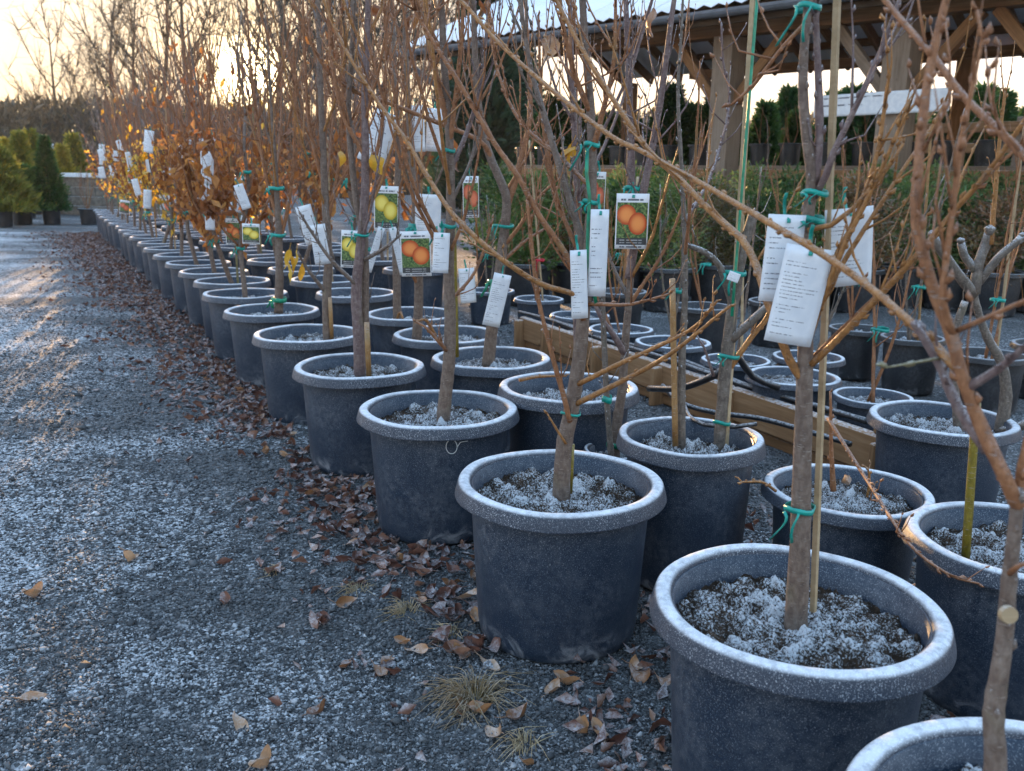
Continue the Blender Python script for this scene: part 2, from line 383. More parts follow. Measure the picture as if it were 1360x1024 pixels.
def m_print(name, rows, seed, left=.08, handwritten=False):
    m = MT(name, .45, .35); uv = m.sep(m.co('UV')); u, v = uv[0], uv[1]
    t = m.math('MULTIPLY', v, rows); row = m.math('FLOOR', t); fr = m.math('FRACT', t)
    wn_ = m.n('ShaderNodeTexWhiteNoise', noise_dimensions='2D'); c = m.n('ShaderNodeCombineXYZ'); m.l(row, c.inputs[0]); c.inputs[1].default_value = seed; m.l(c.outputs[0], wn_.inputs['Vector'])
    end = m.math('ADD', m.math('MULTIPLY', wn_.outputs['Value'], .65), .25)
    c2 = m.n('ShaderNodeCombineXYZ'); m.l(m.math('MULTIPLY', u, 16 if handwritten else 34), c2.inputs[0]); m.l(m.math('ADD', m.math('MULTIPLY', row, 3.7), m.math('MULTIPLY', fr, 2.2)), c2.inputs[1]); c2.inputs[2].default_value = seed
    nd = m.n('ShaderNodeTexNoise'); m.l(c2.outputs[0], nd.inputs['Vector']); nd.inputs['Scale'].default_value = 1.0; nd.inputs['Detail'].default_value = 2
    word = m.ramp(nd.outputs['Fac'], .44, .50)
    band = m.math('MULTIPLY', m.math('GREATER_THAN', fr, .40), m.math('LESS_THAN', fr, .62))
    ink = m.math('MULTIPLY', band, word); ink = m.math('MULTIPLY', ink, m.math('GREATER_THAN', u, left)); ink = m.math('MULTIPLY', ink, m.math('LESS_THAN', u, end))
    sk = m.math('GREATER_THAN', m.math('FRACT', m.math('MULTIPLY', wn_.outputs['Value'], 7.77)), .22); ink = m.math('MULTIPLY', ink, sk)
    ink = m.math('MULTIPLY', ink, m.math('MULTIPLY', m.math('GREATER_THAN', v, .06), m.math('LESS_THAN', v, .86)))
    co = m.co(); crease = m.noise(co, 25, 4)
    m.color(m.mix(m.math('MULTIPLY', ink, .85), m.mix(m.ramp(crease, .3, .7), (.60, .64, .69), (.72, .75, .78)), (.03, .035, .06))); m.bump(crease, .3, .004); return m.m
M['paper1'] = m_print('printed_paper', 20, 1.3); M['paper2'] = m_print('printed_paper', 17, 5.1); M['paper3'] = m_print('printed_paper', 27, 9.7)
M['hand'] = m_print('handwritten_card', 3, 3.3, .05, True)

def m_fruit(name, c1, c2, seed):
    m = MT(name, .35, .45); uv = m.sep(m.co('UV')); u, v = uv[0], uv[1]; co = m.co()
    bg = m.colors(m.noise(co, 130, 3, .6), [(.3, (.012, .022, .012)), (.5, (.05, .10, .03)), (.65, (.16, .22, .07)), (.8, (.25, .06, .04))])
    def ell(cx, cy, rx, ry):
        a = m.math('DIVIDE', m.math('SUBTRACT', u, cx), rx); b = m.math('DIVIDE', m.math('SUBTRACT', v, cy), ry)
        return m.math('ADD', m.math('MULTIPLY', a, a), m.math('MULTIPLY', b, b))
    e1, e2 = ell(.32, .62, .29, .18), ell(.67, .46, .28, .20)
    for e in (e1, e2): bg = m.mix(m.ramp(e, 1.08, .92), bg, m.mix(m.ramp(e, .0, 1.0), c2, c1))
    band = m.math('MULTIPLY', m.math('GREATER_THAN', v, .075), m.math('LESS_THAN', v, .20)); c = m.mix(band, bg, (.045, .05, .055))
    head = m.math('ADD', m.math('GREATER_THAN', v, .84), m.math('LESS_THAN', v, .075), clamp=True); c = m.mix(head, c, (.72, .74, .76))
    sx = m.n('ShaderNodeCombineXYZ'); m.l(m.math('MULTIPLY', u, 22), sx.inputs[0]); sx.inputs[1].default_value = seed; nd = m.n('ShaderNodeTexNoise'); m.l(sx.outputs[0], nd.inputs['Vector']); nd.inputs['Scale'].default_value = 1
    word = m.ramp(nd.outputs['Fac'], .42, .48); inx = m.math('MULTIPLY', m.math('GREATER_THAN', u, .14), m.math('LESS_THAN', u, .84))
    def line(a, b): return m.math('MULTIPLY', m.math('MULTIPLY', m.math('GREATER_THAN', v, a), m.math('LESS_THAN', v, b)), m.math('MULTIPLY', inx, word))
    c = m.mix(m.math('MULTIPLY', m.math('ADD', line(.872, .905), line(.025, .05), clamp=True), .9), c, (.04, .05, .09))
    c = m.mix(m.math('MULTIPLY', m.math('ADD', line(.15, .17), line(.105, .12), clamp=True), .6), c, (.6, .6, .6))
    edge = m.math('ADD', m.math('LESS_THAN', u, .035), m.math('GREATER_THAN', u, .965), clamp=True); c = m.mix(edge, c, (.72, .74, .76))
    m.color(c); return m.m
M['fruit_red'] = m_fruit('orange_fruit_print', (.50, .055, .012), (.85, .30, .08), 1.7)
M['fruit_yellow'] = m_fruit('yellow_fruit_print', (.52, .36, .02), (.85, .72, .16), 4.2)
M['fruit_coral'] = m_fruit('coral_fruit_print', (.40, .06, .03), (.70, .20, .10), 8.8)

# ------------------------------------------------------------------ the ground
def build_ground():
    far = [15, 22, 32, 48, 75, 120, 220, 400, 800]
    xs = np.concatenate([[-v for v in far[::-1]], np.linspace(-8, 6, 300), [v for v in far if v > 6]])
    xs = np.unique(xs); ys = np.concatenate([[-60, -15, -4], np.linspace(-.4, 14, 300), far[1:]])
    X, Y = np.meshgrid(xs, ys); near = np.clip((13 - np.abs(Y)) / 4, 0, 1) * np.clip((7.5 - np.abs(X)) / 2, 0, 1)
    Z = ((vnoise(X * 2, Y * 2, 1) - .5) * .02 + (vnoise(X * 9, Y * 9, 2) - .5) * .010 + (vnoise(X * 22, Y * 22, 3) - .5) * .006) * near - .006
    V = np.stack([X, Y, Z], 2).reshape(-1, 3); nx = len(xs); ny = len(ys)
    I = (np.arange(ny - 1)[:, None] * nx + np.arange(nx - 1)[None]).ravel()
    F = np.stack([I, I + 1, I + 1 + nx, I + nx], 1)
    return kind(obj('ground', fast_mesh('ground', V, F), M['ground']), 'structure')
build_ground()
def ground_z(x, y):
    x = np.asarray(x, float); y = np.asarray(y, float)
    near = np.clip((13 - np.abs(y)) / 4, 0, 1) * np.clip((7.5 - np.abs(x)) / 2, 0, 1)
    return ((vnoise(x * 2, y * 2, 1) - .5) * .02 + (vnoise(x * 9, y * 9, 2) - .5) * .010 + (vnoise(x * 22, y * 22, 3) - .5) * .006) * near - .006

def scatter_solid(name, pts, size, mat, hue, flat=(.55, .9), seed=1):
    """many little angular stones in one mesh"""
    rg = np.random.default_rng(seed); n = len(pts)
    base = np.array([(1, 0, 0), (0, 1, 0), (-1, 0, 0), (0, -1, 0), (0, 0, 1), (0, 0, -1)], float)
    F0 = np.array([(0, 1, 4), (1, 2, 4), (2, 3, 4), (3, 0, 4), (1, 0, 5), (2, 1, 5), (3, 2, 5), (0, 3, 5)])
    V = np.repeat(base[None], n, 0) * (1 + .38 * rg.standard_normal((n, 6, 1)).clip(-1.3, 1.3)) + .22 * rg.standard_normal((n, 6, 3))
    V *= size[:, None, None]; V[:, :, 2] *= rg.uniform(*flat, n)[:, None]
    a = rg.uniform(0, 6.283, n); c, s = np.cos(a), np.sin(a)
    x = V[:, :, 0] * c[:, None] - V[:, :, 1] * s[:, None]; y = V[:, :, 0] * s[:, None] + V[:, :, 1] * c[:, None]
    t = rg.normal(0, .5, n); ct, st = np.cos(t)[:, None], np.sin(t)[:, None]; z = V[:, :, 2]; y2 = y * ct - z * st; z2 = y * st + z * ct
    P = np.stack([x, y2, z2], 2) + pts[:, None, :]
    F = (F0[None] + (np.arange(n) * 6)[:, None, None]).reshape(-1, 3)
    me = fast_mesh(name, P.reshape(-1, 3), F, smooth=False, attrs={'hue': np.repeat(hue, 6)})
    return obj(name, me, mat)

def build_gravel():
    rg = np.random.default_rng(5); n = 170000
    # even in the picture plane: sample image positions on the ground in view, near stones are not oversampled
    px = rg.uniform(-60, 1420, n * 2); py = 330 + (1110 - 330) * rg.uniform(0, 1, n * 2) ** .8
    X = (px - 680) * cR + (512 - py) * sR; Y = -(px - 680) * sR + (512 - py) * cR
    u, v = X / FPX, Y / FPX; dx, dy, dz = u, cT + sT * v, -sT + cT * v; k = -CH / dz
    x, y = dx * k, dy * k
    keep = (y < 7.5) & (x < 3.2) & (x + .53 * y < 3.6) & (y > .3); x, y = x[keep][:n], y[keep][:n]
    size = (.0018 + .0034 * rg.random(len(x)) ** 2.4) * np.clip(.75 + y * .22, 1, 2.2)
    big = rg.random(len(x)) < .02; size[big] *= rg.uniform(1.5, 2.4, big.sum())
    pts = np.stack([x, y, ground_z(x, y) + size * .25], 1)
    kind(scatter_solid('gravel', pts, size, M['gravel'], rg.random(len(x)), seed=3), 'stuff')
build_gravel()

# ------------------------------------------------------------------ leaves
def leaf_mesh(name, L=.07, Wd=.042, curl=.3, fold=.3, nl=6, twist=0.0, lobed=0.0, stem=True, seed=0):
    rg = np.random.default_rng(seed); V = []; F = []
    for i in range(nl + 1):
        t = i / nl; w = Wd / 2 * (math.sin(math.pi * t ** .85) ** .7 if 0 < t < 1 else .04) * (1 + lobed * math.cos(i * math.pi))
        x = L * (t - .5); bend = curl * L * (4 * (t - .5) ** 2); tw = twist * (t - .5)
        for s in (-1, -.5, 0, .5, 1):
            y = s * w; z = bend + fold * abs(y) * (1 + .18 * math.sin(t * 7 + s * 2 + seed)) * (1 if abs(s) < .8 else 1.25) + .0035 * math.sin(t * 9 + s * 3 + seed * 2) * abs(s)
            V.append((x, y * math.cos(tw) - z * math.sin(tw), y * math.sin(tw) + z * math.cos(tw)))
    for i in range(nl):
        for j in range(4):
            a = i * 5 + j; F.append((a, a + 1, a + 6, a + 5))
    mb = MB(); V = np.array(V); V[:, 2] -= V[:, 2].min(); mb.add(V, F)
    if stem:
        tube(mb, [V[2], V[2] + np.array([-.012, .003, .001]), V[2] + np.array([-.026, .009, .004])], [.0012, .001, .0007], 4)
    me = mb.mesh(name); me.materials.clear()
    return me
LEAVES = [leaf_mesh('leaf', .068, .038, .25, .55, 10, .8, 0, True, 1), leaf_mesh('leaf', .058, .038, .5, .8, 10, -1.1, 0, True, 2), leaf_mesh('leaf', .078, .034, .2, .45, 11, 1.4, .02, True, 3),
          leaf_mesh('leaf', .052, .040, .65, 1.0, 10, .6, .03, True, 4), leaf_mesh('leaf', .064, .046, .35, -.35, 10, 1.2, .02, True, 5)]
def with_mat(me, mat, name):
    c = me.copy(); c.name = name; c.materials.clear(); c.materials.append(mat); return c
LEAF_F = [with_mat(m, M['leaf_fallen'], 'fallen_leaf') for m in LEAVES]
LEAF_T = [with_mat(m, M['leaf_tan'], 'fallen_leaf') for m in LEAVES]

def leaf_cloud(name, pos, nrm, size, mat, seed=0, aspect=.5, fold=.25, hue=None, tri=False):
    """many simple folded leaves in one mesh: pos (n,3), nrm (n,3) pointing along the leaf"""
    rg = np.random.default_rng(seed); n = len(pos); d = nrm / (np.linalg.norm(nrm, axis=1)[:, None] + 1e-9)
    a = rg.standard_normal((n, 3)); s = np.cross(d, a); s /= np.linalg.norm(s, axis=1)[:, None] + 1e-9; u = np.cross(s, d)
    L = size[:, None]; w = L * aspect * .5; droop = rg.uniform(-.25, .25, (n, 1)) * L
    P = np.stack([pos, pos + d * L * .45 + s * w + u * w * fold, pos + d * L + u * droop, pos + d * L * .45 - s * w + u * w * fold, pos + d * L * .5 - u * w * .15], 1)
    if tri:
        P = P[:, [0, 1, 2, 3]]; F0 = np.array([(0, 1, 2), (0, 2, 3)]); k = 4
    else: F0 = np.array([(0, 1, 4), (1, 2, 4), (2, 3, 4), (3, 0, 4)]); k = 5
    F = (F0[None] + (np.arange(n) * k)[:, None, None]).reshape(-1, 3)
    if hue is None: hue = rg.random(n)
    return fast_mesh(name, P.reshape(-1, 3), F, smooth=False, attrs={'hue': np.repeat(hue, k)})

# ------------------------------------------------------------------ open timber shed behind the rows
def board(name, a, b, w, h, mat, parent=None, up=(0, 0, 1), bev=.006):
    a, b = Vector(a), Vector(b); t = b - a; L = t.length; t.normalize(); s = Vector(up).cross(t).normalized(); u = t.cross(s)
    mb = MB(); box(mb, (0, 0, 0), (L, w, h)); me = mb.mesh(name, smooth=False); o = obj(name, me, mat)
    mw = Matrix(((t.x, s.x, u.x, 0), (t.y, s.y, u.y, 0), (t.z, s.z, u.z, 0), (0, 0, 0, 1))); mw.translation = (a + b) / 2
    if parent is not None:
        o.parent = parent; mw = Matrix.Translation(-Vector(parent.location)) @ mw if parent.parent is None else mw
    o.matrix_local = mw
    if bev: bevel(o, bev, 1)
    return o

def build_shed():
    g0 = at(535, 70, 14.2); g1 = at(962, 10, 10.4); dirv = Vector((g1.x - g0.x, g1.y - g0.y, 0)).normalized(); back = Vector((-dirv.y, dirv.x, 0))
    ze = 2.87; g0 = Vector((g0.x, g0.y, ze)); L = 13.5
    sh = thing('open_shed', 'open timber shed with frosted metal roof, grey gutter and braced posts', 'shed', (g0.x, g0.y, 0))
    def P(along, dep, z): return g0 + dirv * along + back * dep + Vector((0, 0, z - ze))
    # gutter (half round), with roof above it
    mb = MB(); prof = [(.075 * math.cos(a), .075 * math.sin(a)) for a in np.linspace(math.pi, 2 * math.pi, 9)]; prof = prof + [(x * .9, z * .9) for x, z in prof[::-1]]
    for k in range(2): pass
    V = []; n = len(prof)
    for s in (0, L):
        for (x, z) in prof:
            p = P(s, -.07 + x, ze - .01 + z) - Vector((g0.x, g0.y, 0)); V.append(tuple(p))
    mb.add(V, [(i, (i + 1) % n, n + (i + 1) % n, n + i) for i in range(n)] + [tuple(range(n)), tuple(range(2 * n - 1, n - 1, -1))]); obj('gutter', mb.mesh('gutter', False), M['gutter'], sh)
    slope = math.tan(math.radians(24)); D = 5.2
    # corrugated roof sheets, each one its own piece
    rise = lambda d: ze + .02 + slope * d
    nsh = 12; wsh = L / nsh
    for k in range(nsh):
        mb = MB(); m = 24; V = []
        for i in range(m + 1):
            s = k * wsh + wsh * i / m + (.0 if i else .004); z = .018 * math.cos(i / m * 2 * math.pi * 6) + .004 * (k % 2)
            for d in (-.03, D * .5): V.append(tuple(P(s, d, rise(d) + z + .05) - Vector((g0.x, g0.y, 0))))
            for d in (D * .5, -.03): V.append(tuple(P(s, d, rise(d) + z + .044) - Vector((g0.x, g0.y, 0))))
        F = []
        for i in range(m):
            a = i * 4; b = a + 4
            F += [(a, b, b + 1, a + 1), (a + 2, b + 2, b + 3, a + 3), (a, a + 3, b + 3, b), (a + 1, b + 1, b + 2, a + 2)]
        F += [(0, 1, 2, 3), (m * 4 + 3, m * 4 + 2, m * 4 + 1, m * 4)]
        mb.add(V, F); obj('roof_sheet', mb.mesh('roof_sheet'), M['roof'], sh)
    for k in range(nsh):   # rear slope
        s0, s1 = k * wsh + .003, (k + 1) * wsh - .003; top = rise(D * .5)
        mb = MB(); V = [tuple(P(s, d, z) - Vector((g0.x, g0.y, 0))) for (s, d, z) in [(s0, D * .5, top + .05), (s1, D * .5, top + .05), (s1, D + .03, rise(0) + .05), (s0, D + .03, rise(0) + .05), (s0, D * .5, top), (s1, D * .5, top), (s1, D + .03, rise(0)), (s0, D + .03, rise(0))]]
        mb.add(V, BOXF); obj('roof_sheet', mb.mesh('roof_sheet', False), M['roof'], sh)
    # fascia, rafters, beams
    board('fascia', P(.0, .01, ze - .07), P(L, .01, ze - .07), .03, .16, M['soffit'], sh)
    for s in np.arange(.3, L, .62):
        board('rafter', P(s, .06, rise(.06) - .11), P(s, D * .5, rise(D * .5) - .11), .06, .15, M['beam'], sh)
        board('rafter', P(s, D - .06, rise(.06) - .11), P(s, D * .5, rise(D * .5) - .11), .06, .15, M['beam'], sh)
    b0 = 2.35                                            # where the front beam begins
    zb = 2.68
    board('front_beam', P(b0, .62, zb + .13), P(L, .62, zb + .13), .2, .26, M['beam'], sh)
    board('plate', P(b0 + .1, .62, zb + .33), P(L, .62, zb + .33), .14, .13, M['beam'], sh)
    board('back_beam', P(b0 - .3, D - .5, 2.80), P(L, D - .5, 2.80), .18, .14, M['beam'], sh)
    board('purlin', P(b0 - .3, D - .5, 3.08), P(L, D - .5, 3.08), .12, .10, M['beam'], sh)
    def along_of(px, dep):                               # where along the shed a picture column falls, at that depth
        best = min(np.arange(0, L, .01), key=lambda s: abs(P(s, dep, 1.4).x / P(s, dep, 1.4).y - at(px, 150, 10).x / 10)); return float(best)
    for px, w in ((964, .32), (1190, .34), (1420, .34)):
        s = along_of(px, .62); board('post', P(s, .62, -.05), P(s, .62, zb), w, w * .8, M['post'], sh, up=tuple(dirv))
        for sg in (-1, 1): board('brace', P(s + sg * .72, .62, zb + .0), P(s + sg * .12, .62, zb - .72), .11, .13, M['post'] if (sg < 0 and px == 1190) else M['beam'], sh, up=tuple(back))
        for sd in (.12, .62, ): pass
    for px in (836, 1275):
        s = along_of(px, D - .5); board('post', P(s, D - .5, -.05), P(s, D - .5, 2.74), .2, .2, M['beam'], sh, up=tuple(dirv))
    # downpipe at the gutter's far end
    mb = MB(); q = [P(.35, -.07, ze - .06), P(.35, -.07, ze - .25), P(.45, .3, ze - .5), P(.5, .5, ze - .6)]; tube(mb, catmull([tuple(v - Vector((g0.x, g0.y, 0))) for v in q], .06), .04, 8); obj('downpipe', mb.mesh('downpipe'), M['gutter'], sh)
    # small pale notice on the beam
    p = P(along_of(1165, .5), .50, 2.84); n_ = board('notice', p - dirv * .07, p + dirv * .07, .006, .07, M['hand'], sh, bev=0)
    # plant benches under and behind the shed, with rails
    for dep, z, px0, px1, nm in ((1.9, 1.22, 690, 1500, 'plank bench under the shed roof holding black pots'), ):
        s0, s1 = along_of(px0, dep), min(L - .3, along_of(px1, dep)); c = P((s0 + s1) / 2, dep, 0)
        bn = thing('plant_bench', nm, 'bench', (c.x, c.y, 0))
        for k in range(3): board('plank', P(s0, dep - .28 + k * .29, z), P(s1, dep - .28 + k * .29, z), .27, .05, M['post'], bn)
        board('front_rail', P(s0, dep - .45, z - .08), P(s1, dep - .45, z - .08), .035, .12, M['timber'], bn)
        for s in np.arange(s0 + .3, s1, 1.6):
            for d in (-.3, .3): board('leg', P(s, dep + d, -.02), P(s, dep + d, z - .03), .09, .09, M['post'], bn, up=tuple(dirv))
        bench_spots = [(P(s, dep - .12 + R.uniform(-.1, .1), z + .025)) for s in np.arange(s0 + .3, s1 - .2, .46)]
    return P, along_of, bench_spots, dirv, back, L
SHED_P, SHED_S, BENCH, SDIR, SBACK, SL = build_shed()

def rail_fence():
    P = SHED_P; dep = 7.2; s0, s1 = SHED_S(700, dep), SL + 2; c = P((s0 + s1) / 2, dep, 0)
    f = thing('rail_fence', 'brown wooden rail fence behind the shed with two long rails', 'fence', (c.x, c.y, 0))
    for z in (1.62, 1.95): board('rail', P(s0, dep, z), P(s1, dep, z), .05, .16, M['timber'] if z < 1.8 else M['beam'], f)
    for s in np.arange(s0, s1, 2.2): board('post', P(s, dep + .07, -.05), P(s, dep + .07, 2.1), .1, .1, M['post'], f, up=tuple(SDIR))
rail_fence()

# ------------------------------------------------------------------ pots and soil (unit pot: rim radius .25, height .383)
def pot_meshes(n, tag_, matb, matr):
    body = [(.0, .004), (.165, .004), (.184, .0), (.190, .006), (.194, .03), (.2145, .352), (.2145, .372), (.2085, .372), (.2045, .30), (.19, .03), (.0, .02)]
    V, F = lathe(body, n); a = np.arctan2(V[:, 1], V[:, 0]); rr = 1 + .004 * np.sin(a * 3 + 1) + .003 * np.sin(a * 2 + V[:, 2] * 8); V[:, :2] *= rr[:, None]
    mb = MB(); mb.add(V, F); b = mb.mesh('pot_' + tag_); b.materials.append(matb)
    rim = [(.2135, .352), (.236, .3505), (.2480, .3462), (.2500, .3458), (.2512, .3470), (.2508, .3500), (.2488, .3580), (.2450, .3720), (.2430, .3775), (.2400, .3808), (.2350, .3828), (.2280, .3835), (.2210, .3826), (.2165, .3800), (.2130, .3740), (.2105, .364), (.2095, .352)]
    V, F = lathe(rim, n, closed=True); a = np.arctan2(V[:, 1], V[:, 0]); V[:, 2] += .0015 * np.sin(a * 2 + .6) + .001 * np.sin(a * 5); V[:, :2] *= (1 + .005 * np.sin(a * 2 + 1) + .002 * np.sin(a * 7))[:, None]
    mb = MB(); mb.add(V, F); r = mb.mesh('rim_' + tag_); r.materials.append(matr)
    return b, r
POT_HI = pot_meshes(128, 'near', M['pot'], M['rim']); POT_LO = pot_meshes(48, 'far', M['pot'], M['rim']); POT_BLACK = pot_meshes(36, 'black', M['pot_black'], M['rim_black'])

def soil_mesh(name, nr, na, seed):
    rg = np.random.default_rng(seed); r = np.linspace(0, 1, nr + 1)[1:] ** .8 * .2095; a = np.arange(na) / na * 2 * np.pi
    Rr, A = np.meshgrid(r, a, indexing='ij'); X, Y = Rr * np.cos(A), Rr * np.sin(A); o = seed * 13.7
    h = (vnoise(X * 9 + o, Y * 9, 1) - .5) * .022 + (vnoise(X * 38 + o, Y * 38, 2) - .5) * .022 + np.abs(vnoise(X * 90 + o, Y * 90, 3) - .5) * .026 + (vnoise(X * 190 + o, Y * 190, 4) - .5) * .008
    for k in range(220):
        c = rg.uniform(-.2, .2, 2); rad = rg.uniform(.003, .008) if k > 12 else rg.uniform(.012, .022); d2 = ((X - c[0]) ** 2 + (Y - c[1]) ** 2 * rg.uniform(.7, 1.4)) / rad ** 2
        h += np.sqrt(np.clip(1 - d2, 0, None)) * rad * rg.uniform(.4, .8)
    h += .012 * (1 - (Rr / .21) ** 2)
    hl = h - (vnoise(X * 9 + o, Y * 9, 1) - .5) * .022; fr = np.clip(.50 + (hl - hl.mean()) / hl.std() * .15, 0, 1)
    edge = np.clip((Rr / .2095 - .88) / .12, 0, 1); fr = fr - .25 * edge; h = h - .006 * edge
    V = np.concatenate([[[0, 0, .322 + h[0].mean()]], np.stack([X, Y, .322 + h], 2).reshape(-1, 3)])
    F = [(0, 1 + j, 1 + (j + 1) % na) for j in range(na)]
    for i in range(nr - 1):
        for j in range(na):
            j2 = (j + 1) % na; F.append((1 + i * na + j, 1 + (i + 1) * na + j, 1 + (i + 1) * na + j2, 1 + i * na + j2))
    me = bpy.data.meshes.new(name); me.from_pydata(V.tolist(), [], F)
    at_ = me.attributes.new('frost', 'FLOAT', 'POINT'); at_.data.foreach_set('value', np.concatenate([[.5], fr.ravel()]).astype(np.float32))
    me.polygons.foreach_set('use_smooth', np.ones(len(me.polygons), bool)); me.materials.append(M['soil']); return me
SOIL_HI = [soil_mesh('soil', 80, 200, s) for s in (1, 2, 3)]; SOIL_LO = [soil_mesh('soil', 22, 60, s) for s in (4, 5)]

def add_pot(t, Rr, H, hi=0, rz=None, black=False, tilt=0):
    s = Rr / .25; sc = (s, s, H / .383); rz = R.uniform(0, 6.28) if rz is None else rz
    b, r = POT_BLACK if black else (POT_HI if hi else POT_LO)
    p = obj('pot', b, None, t, (0, 0, 0), (0, tilt, rz), sc); obj('rim', r, None, p)
    obj('soil', (SOIL_HI if hi else SOIL_LO)[R.randrange(3 if hi else 2)], None, t, (0, 0, 0), (0, 0, R.uniform(0, 6.28)), sc)
    return p

# ------------------------------------------------------------------ woody growth
def shoot(mb, pts, r0, r1, n=6, step=.03, nodes=True, rg=NR, bud=.0, wob=.003, ex=.85):
    P = catmull(pts, step); k = len(P); t = np.linspace(0, 1, k); r = r0 * (1 - t) ** ex + r1 * (1 - (1 - t) ** ex)
    if wob: P = P + np.cumsum(rg.standard_normal((k, 3)), 0) * wob * (np.sin(t * np.pi)[:, None]) * .35
    if nodes: r = r * (1 + (.09 if k < 60 else .04) * (rg.random(k) < .16) + .012 * rg.standard_normal(k).clip(-1, 1))
    tube(mb, P, r, n)
    if bud:
        T = np.gradient(P, axis=0); T /= np.linalg.norm(T, axis=1)[:, None] + 1e-9
        for i in range(2, k, max(1, int(.036 / step))):
            s = np.cross(T[i], rg.standard_normal(3)); s /= np.linalg.norm(s) + 1e-9; L = bud * rg.uniform(.7, 1.4)
            a = P[i] + s * r[i] * .5; tube(mb, [a, a + s * L * .4 + T[i] * L * .5, a + s * L * .45 + T[i] * L * 1.1], [L * .28, L * .32, L * .05], 4)
    return P, r

def sprout(mb, P, r, rg, count, length, n=4, up=.75, lo=.25, bud=0.0, sub=0):
    k = len(P)
    for c in range(count):
        i = int((lo + (1 - lo) * rg.random()) * (k - 1)); i = min(max(i, 0), k - 2)
        T = P[i + 1] - P[i]; T /= np.linalg.norm(T) + 1e-9
        d = T * .55 + rg.standard_normal(3) * .45 + np.array([0, 0, up]); d /= np.linalg.norm(d)
        L = length * rg.uniform(.4, 1.15); m = P[i] + d * L * .5 + rg.standard_normal(3) * L * .05; e = P[i] + (d * .8 + np.array([0, 0, .3])) * L
        rr = min(r[i] * .65, .0014 + L * .0065)
        Q, q = shoot(mb, [P[i], m, e], rr, rr * .35, n, max(.03, L / 7), True, rg, bud)
        if sub and L > .15: sprout(mb, Q, q, rg, sub, L * .45, 3, up, .3)

def tie_part(t, c, rad, mat, rg, tail=.05, name='tie', z_h=.018, ax=None):
    """ribbon wound round trunk and stake, with two loose tails"""
    mb = MB(); n = 14; c = np.array(c, float); z_h = z_h * R.uniform(.5, .8); tail = tail * R.uniform(.6, 1.1)
    V = []; F = []
    for i in range(n):
        a = i / n * 2 * np.pi; rr = rad * (1.12 + .05 * rg.standard_normal())
        for z, k in ((-z_h / 2, 1.0), (0, 1.05), (z_h / 2, 1.0)): V.append((c[0] + rr * k * math.cos(a), c[1] + rr * k * math.sin(a), c[2] + z + .003 * math.sin(a * 2)))
    for i in range(n):
        a, b = i * 3, ((i + 1) % n) * 3; F += [(a, b, b + 1, a + 1), (a + 1, b + 1, b + 2, a + 2)]
    mb.add(V, F)
    for s in (-1, 1):
        if tail <= 0: break
        L = tail * rg.uniform(.7, 1.4); w = z_h * .27; p = c + np.array([s * .006 - rad * .9, -rad * .9, 0]); q = []; m = 6
        for i in range(m + 1):
            u = i / m; x = p[0] + (s * .22 - .18) * L * u + .006 * math.sin(u * 5 + s); z = p[2] + .12 * L * math.sin(u * 3.1) - L * u ** 1.4; y = p[1] - .012 * math.sin(u * 3)
            q += [(x - w, y, z - w * .3), (x + w, y + .002, z + w * .3)]
        mb.add(q, [(2 * i, 2 * i + 1, 2 * i + 3, 2 * i + 2) for i in range(m)])
    o = obj(name, mb.mesh(name), mat, t); sm = o.modifiers.new('s', 'SOLIDIFY'); sm.thickness = .0009; sm.offset = 0
    return o

def stake_part(t, a, b, r, mat, n=8, name='stake', square=False):
    mb = MB(); P = catmull([a, b], .08); tube(mb, P, r * (1 + .03 * NR.standard_normal(len(P))), 4 if square else n); return obj(name, mb.mesh(name, not square), mat, t)

def loc(px, py, Y, base):        # a traced point in the thing's own space
    p = at(px, py, Y); return (p.x - base[0], p.y - base[1], p.z)

def traced(t, base, spec, mat, rg, name, sprouts=0, slen=.25, n=8, bud=.009, sub=0, smat=None):
    """one limb: spec = (r0_px, r1_px, [(px, py, dY), ...])"""
    r0, r1, pts = spec; Y0 = base[1]; Q = [loc(x, y, Y0 + d, base) for (x, y, d) in pts]
    d0 = Y0 + pts[0][2]; d1 = Y0 + pts[-1][2]; mb = MB()
    big = r0 > 9
    if name == 'branch' and mat is not M['bark_frost']: r0, r1 = r0 * .76, r1 * .56
    elif name == 'trunk': r0 *= (.85 if base[1] > 2.5 else .96); r1 *= .55
    P, r = shoot(mb, Q, r0 / FPX * d0, r1 / FPX * d1, 14 if big else n, .012 if big else .02, True, rg, .009 if big else bud, .0006, 1.25 if name == 'trunk' else .9)
    if name == 'trunk' and big: pass
    if sprouts: sprout(mb, P, r, rg, int(sprouts * 2.2) + 1, slen * 1.1, 5, .6, .12, bud * .8, 1)
    return obj(name, mb.mesh(name), mat, t), P, r

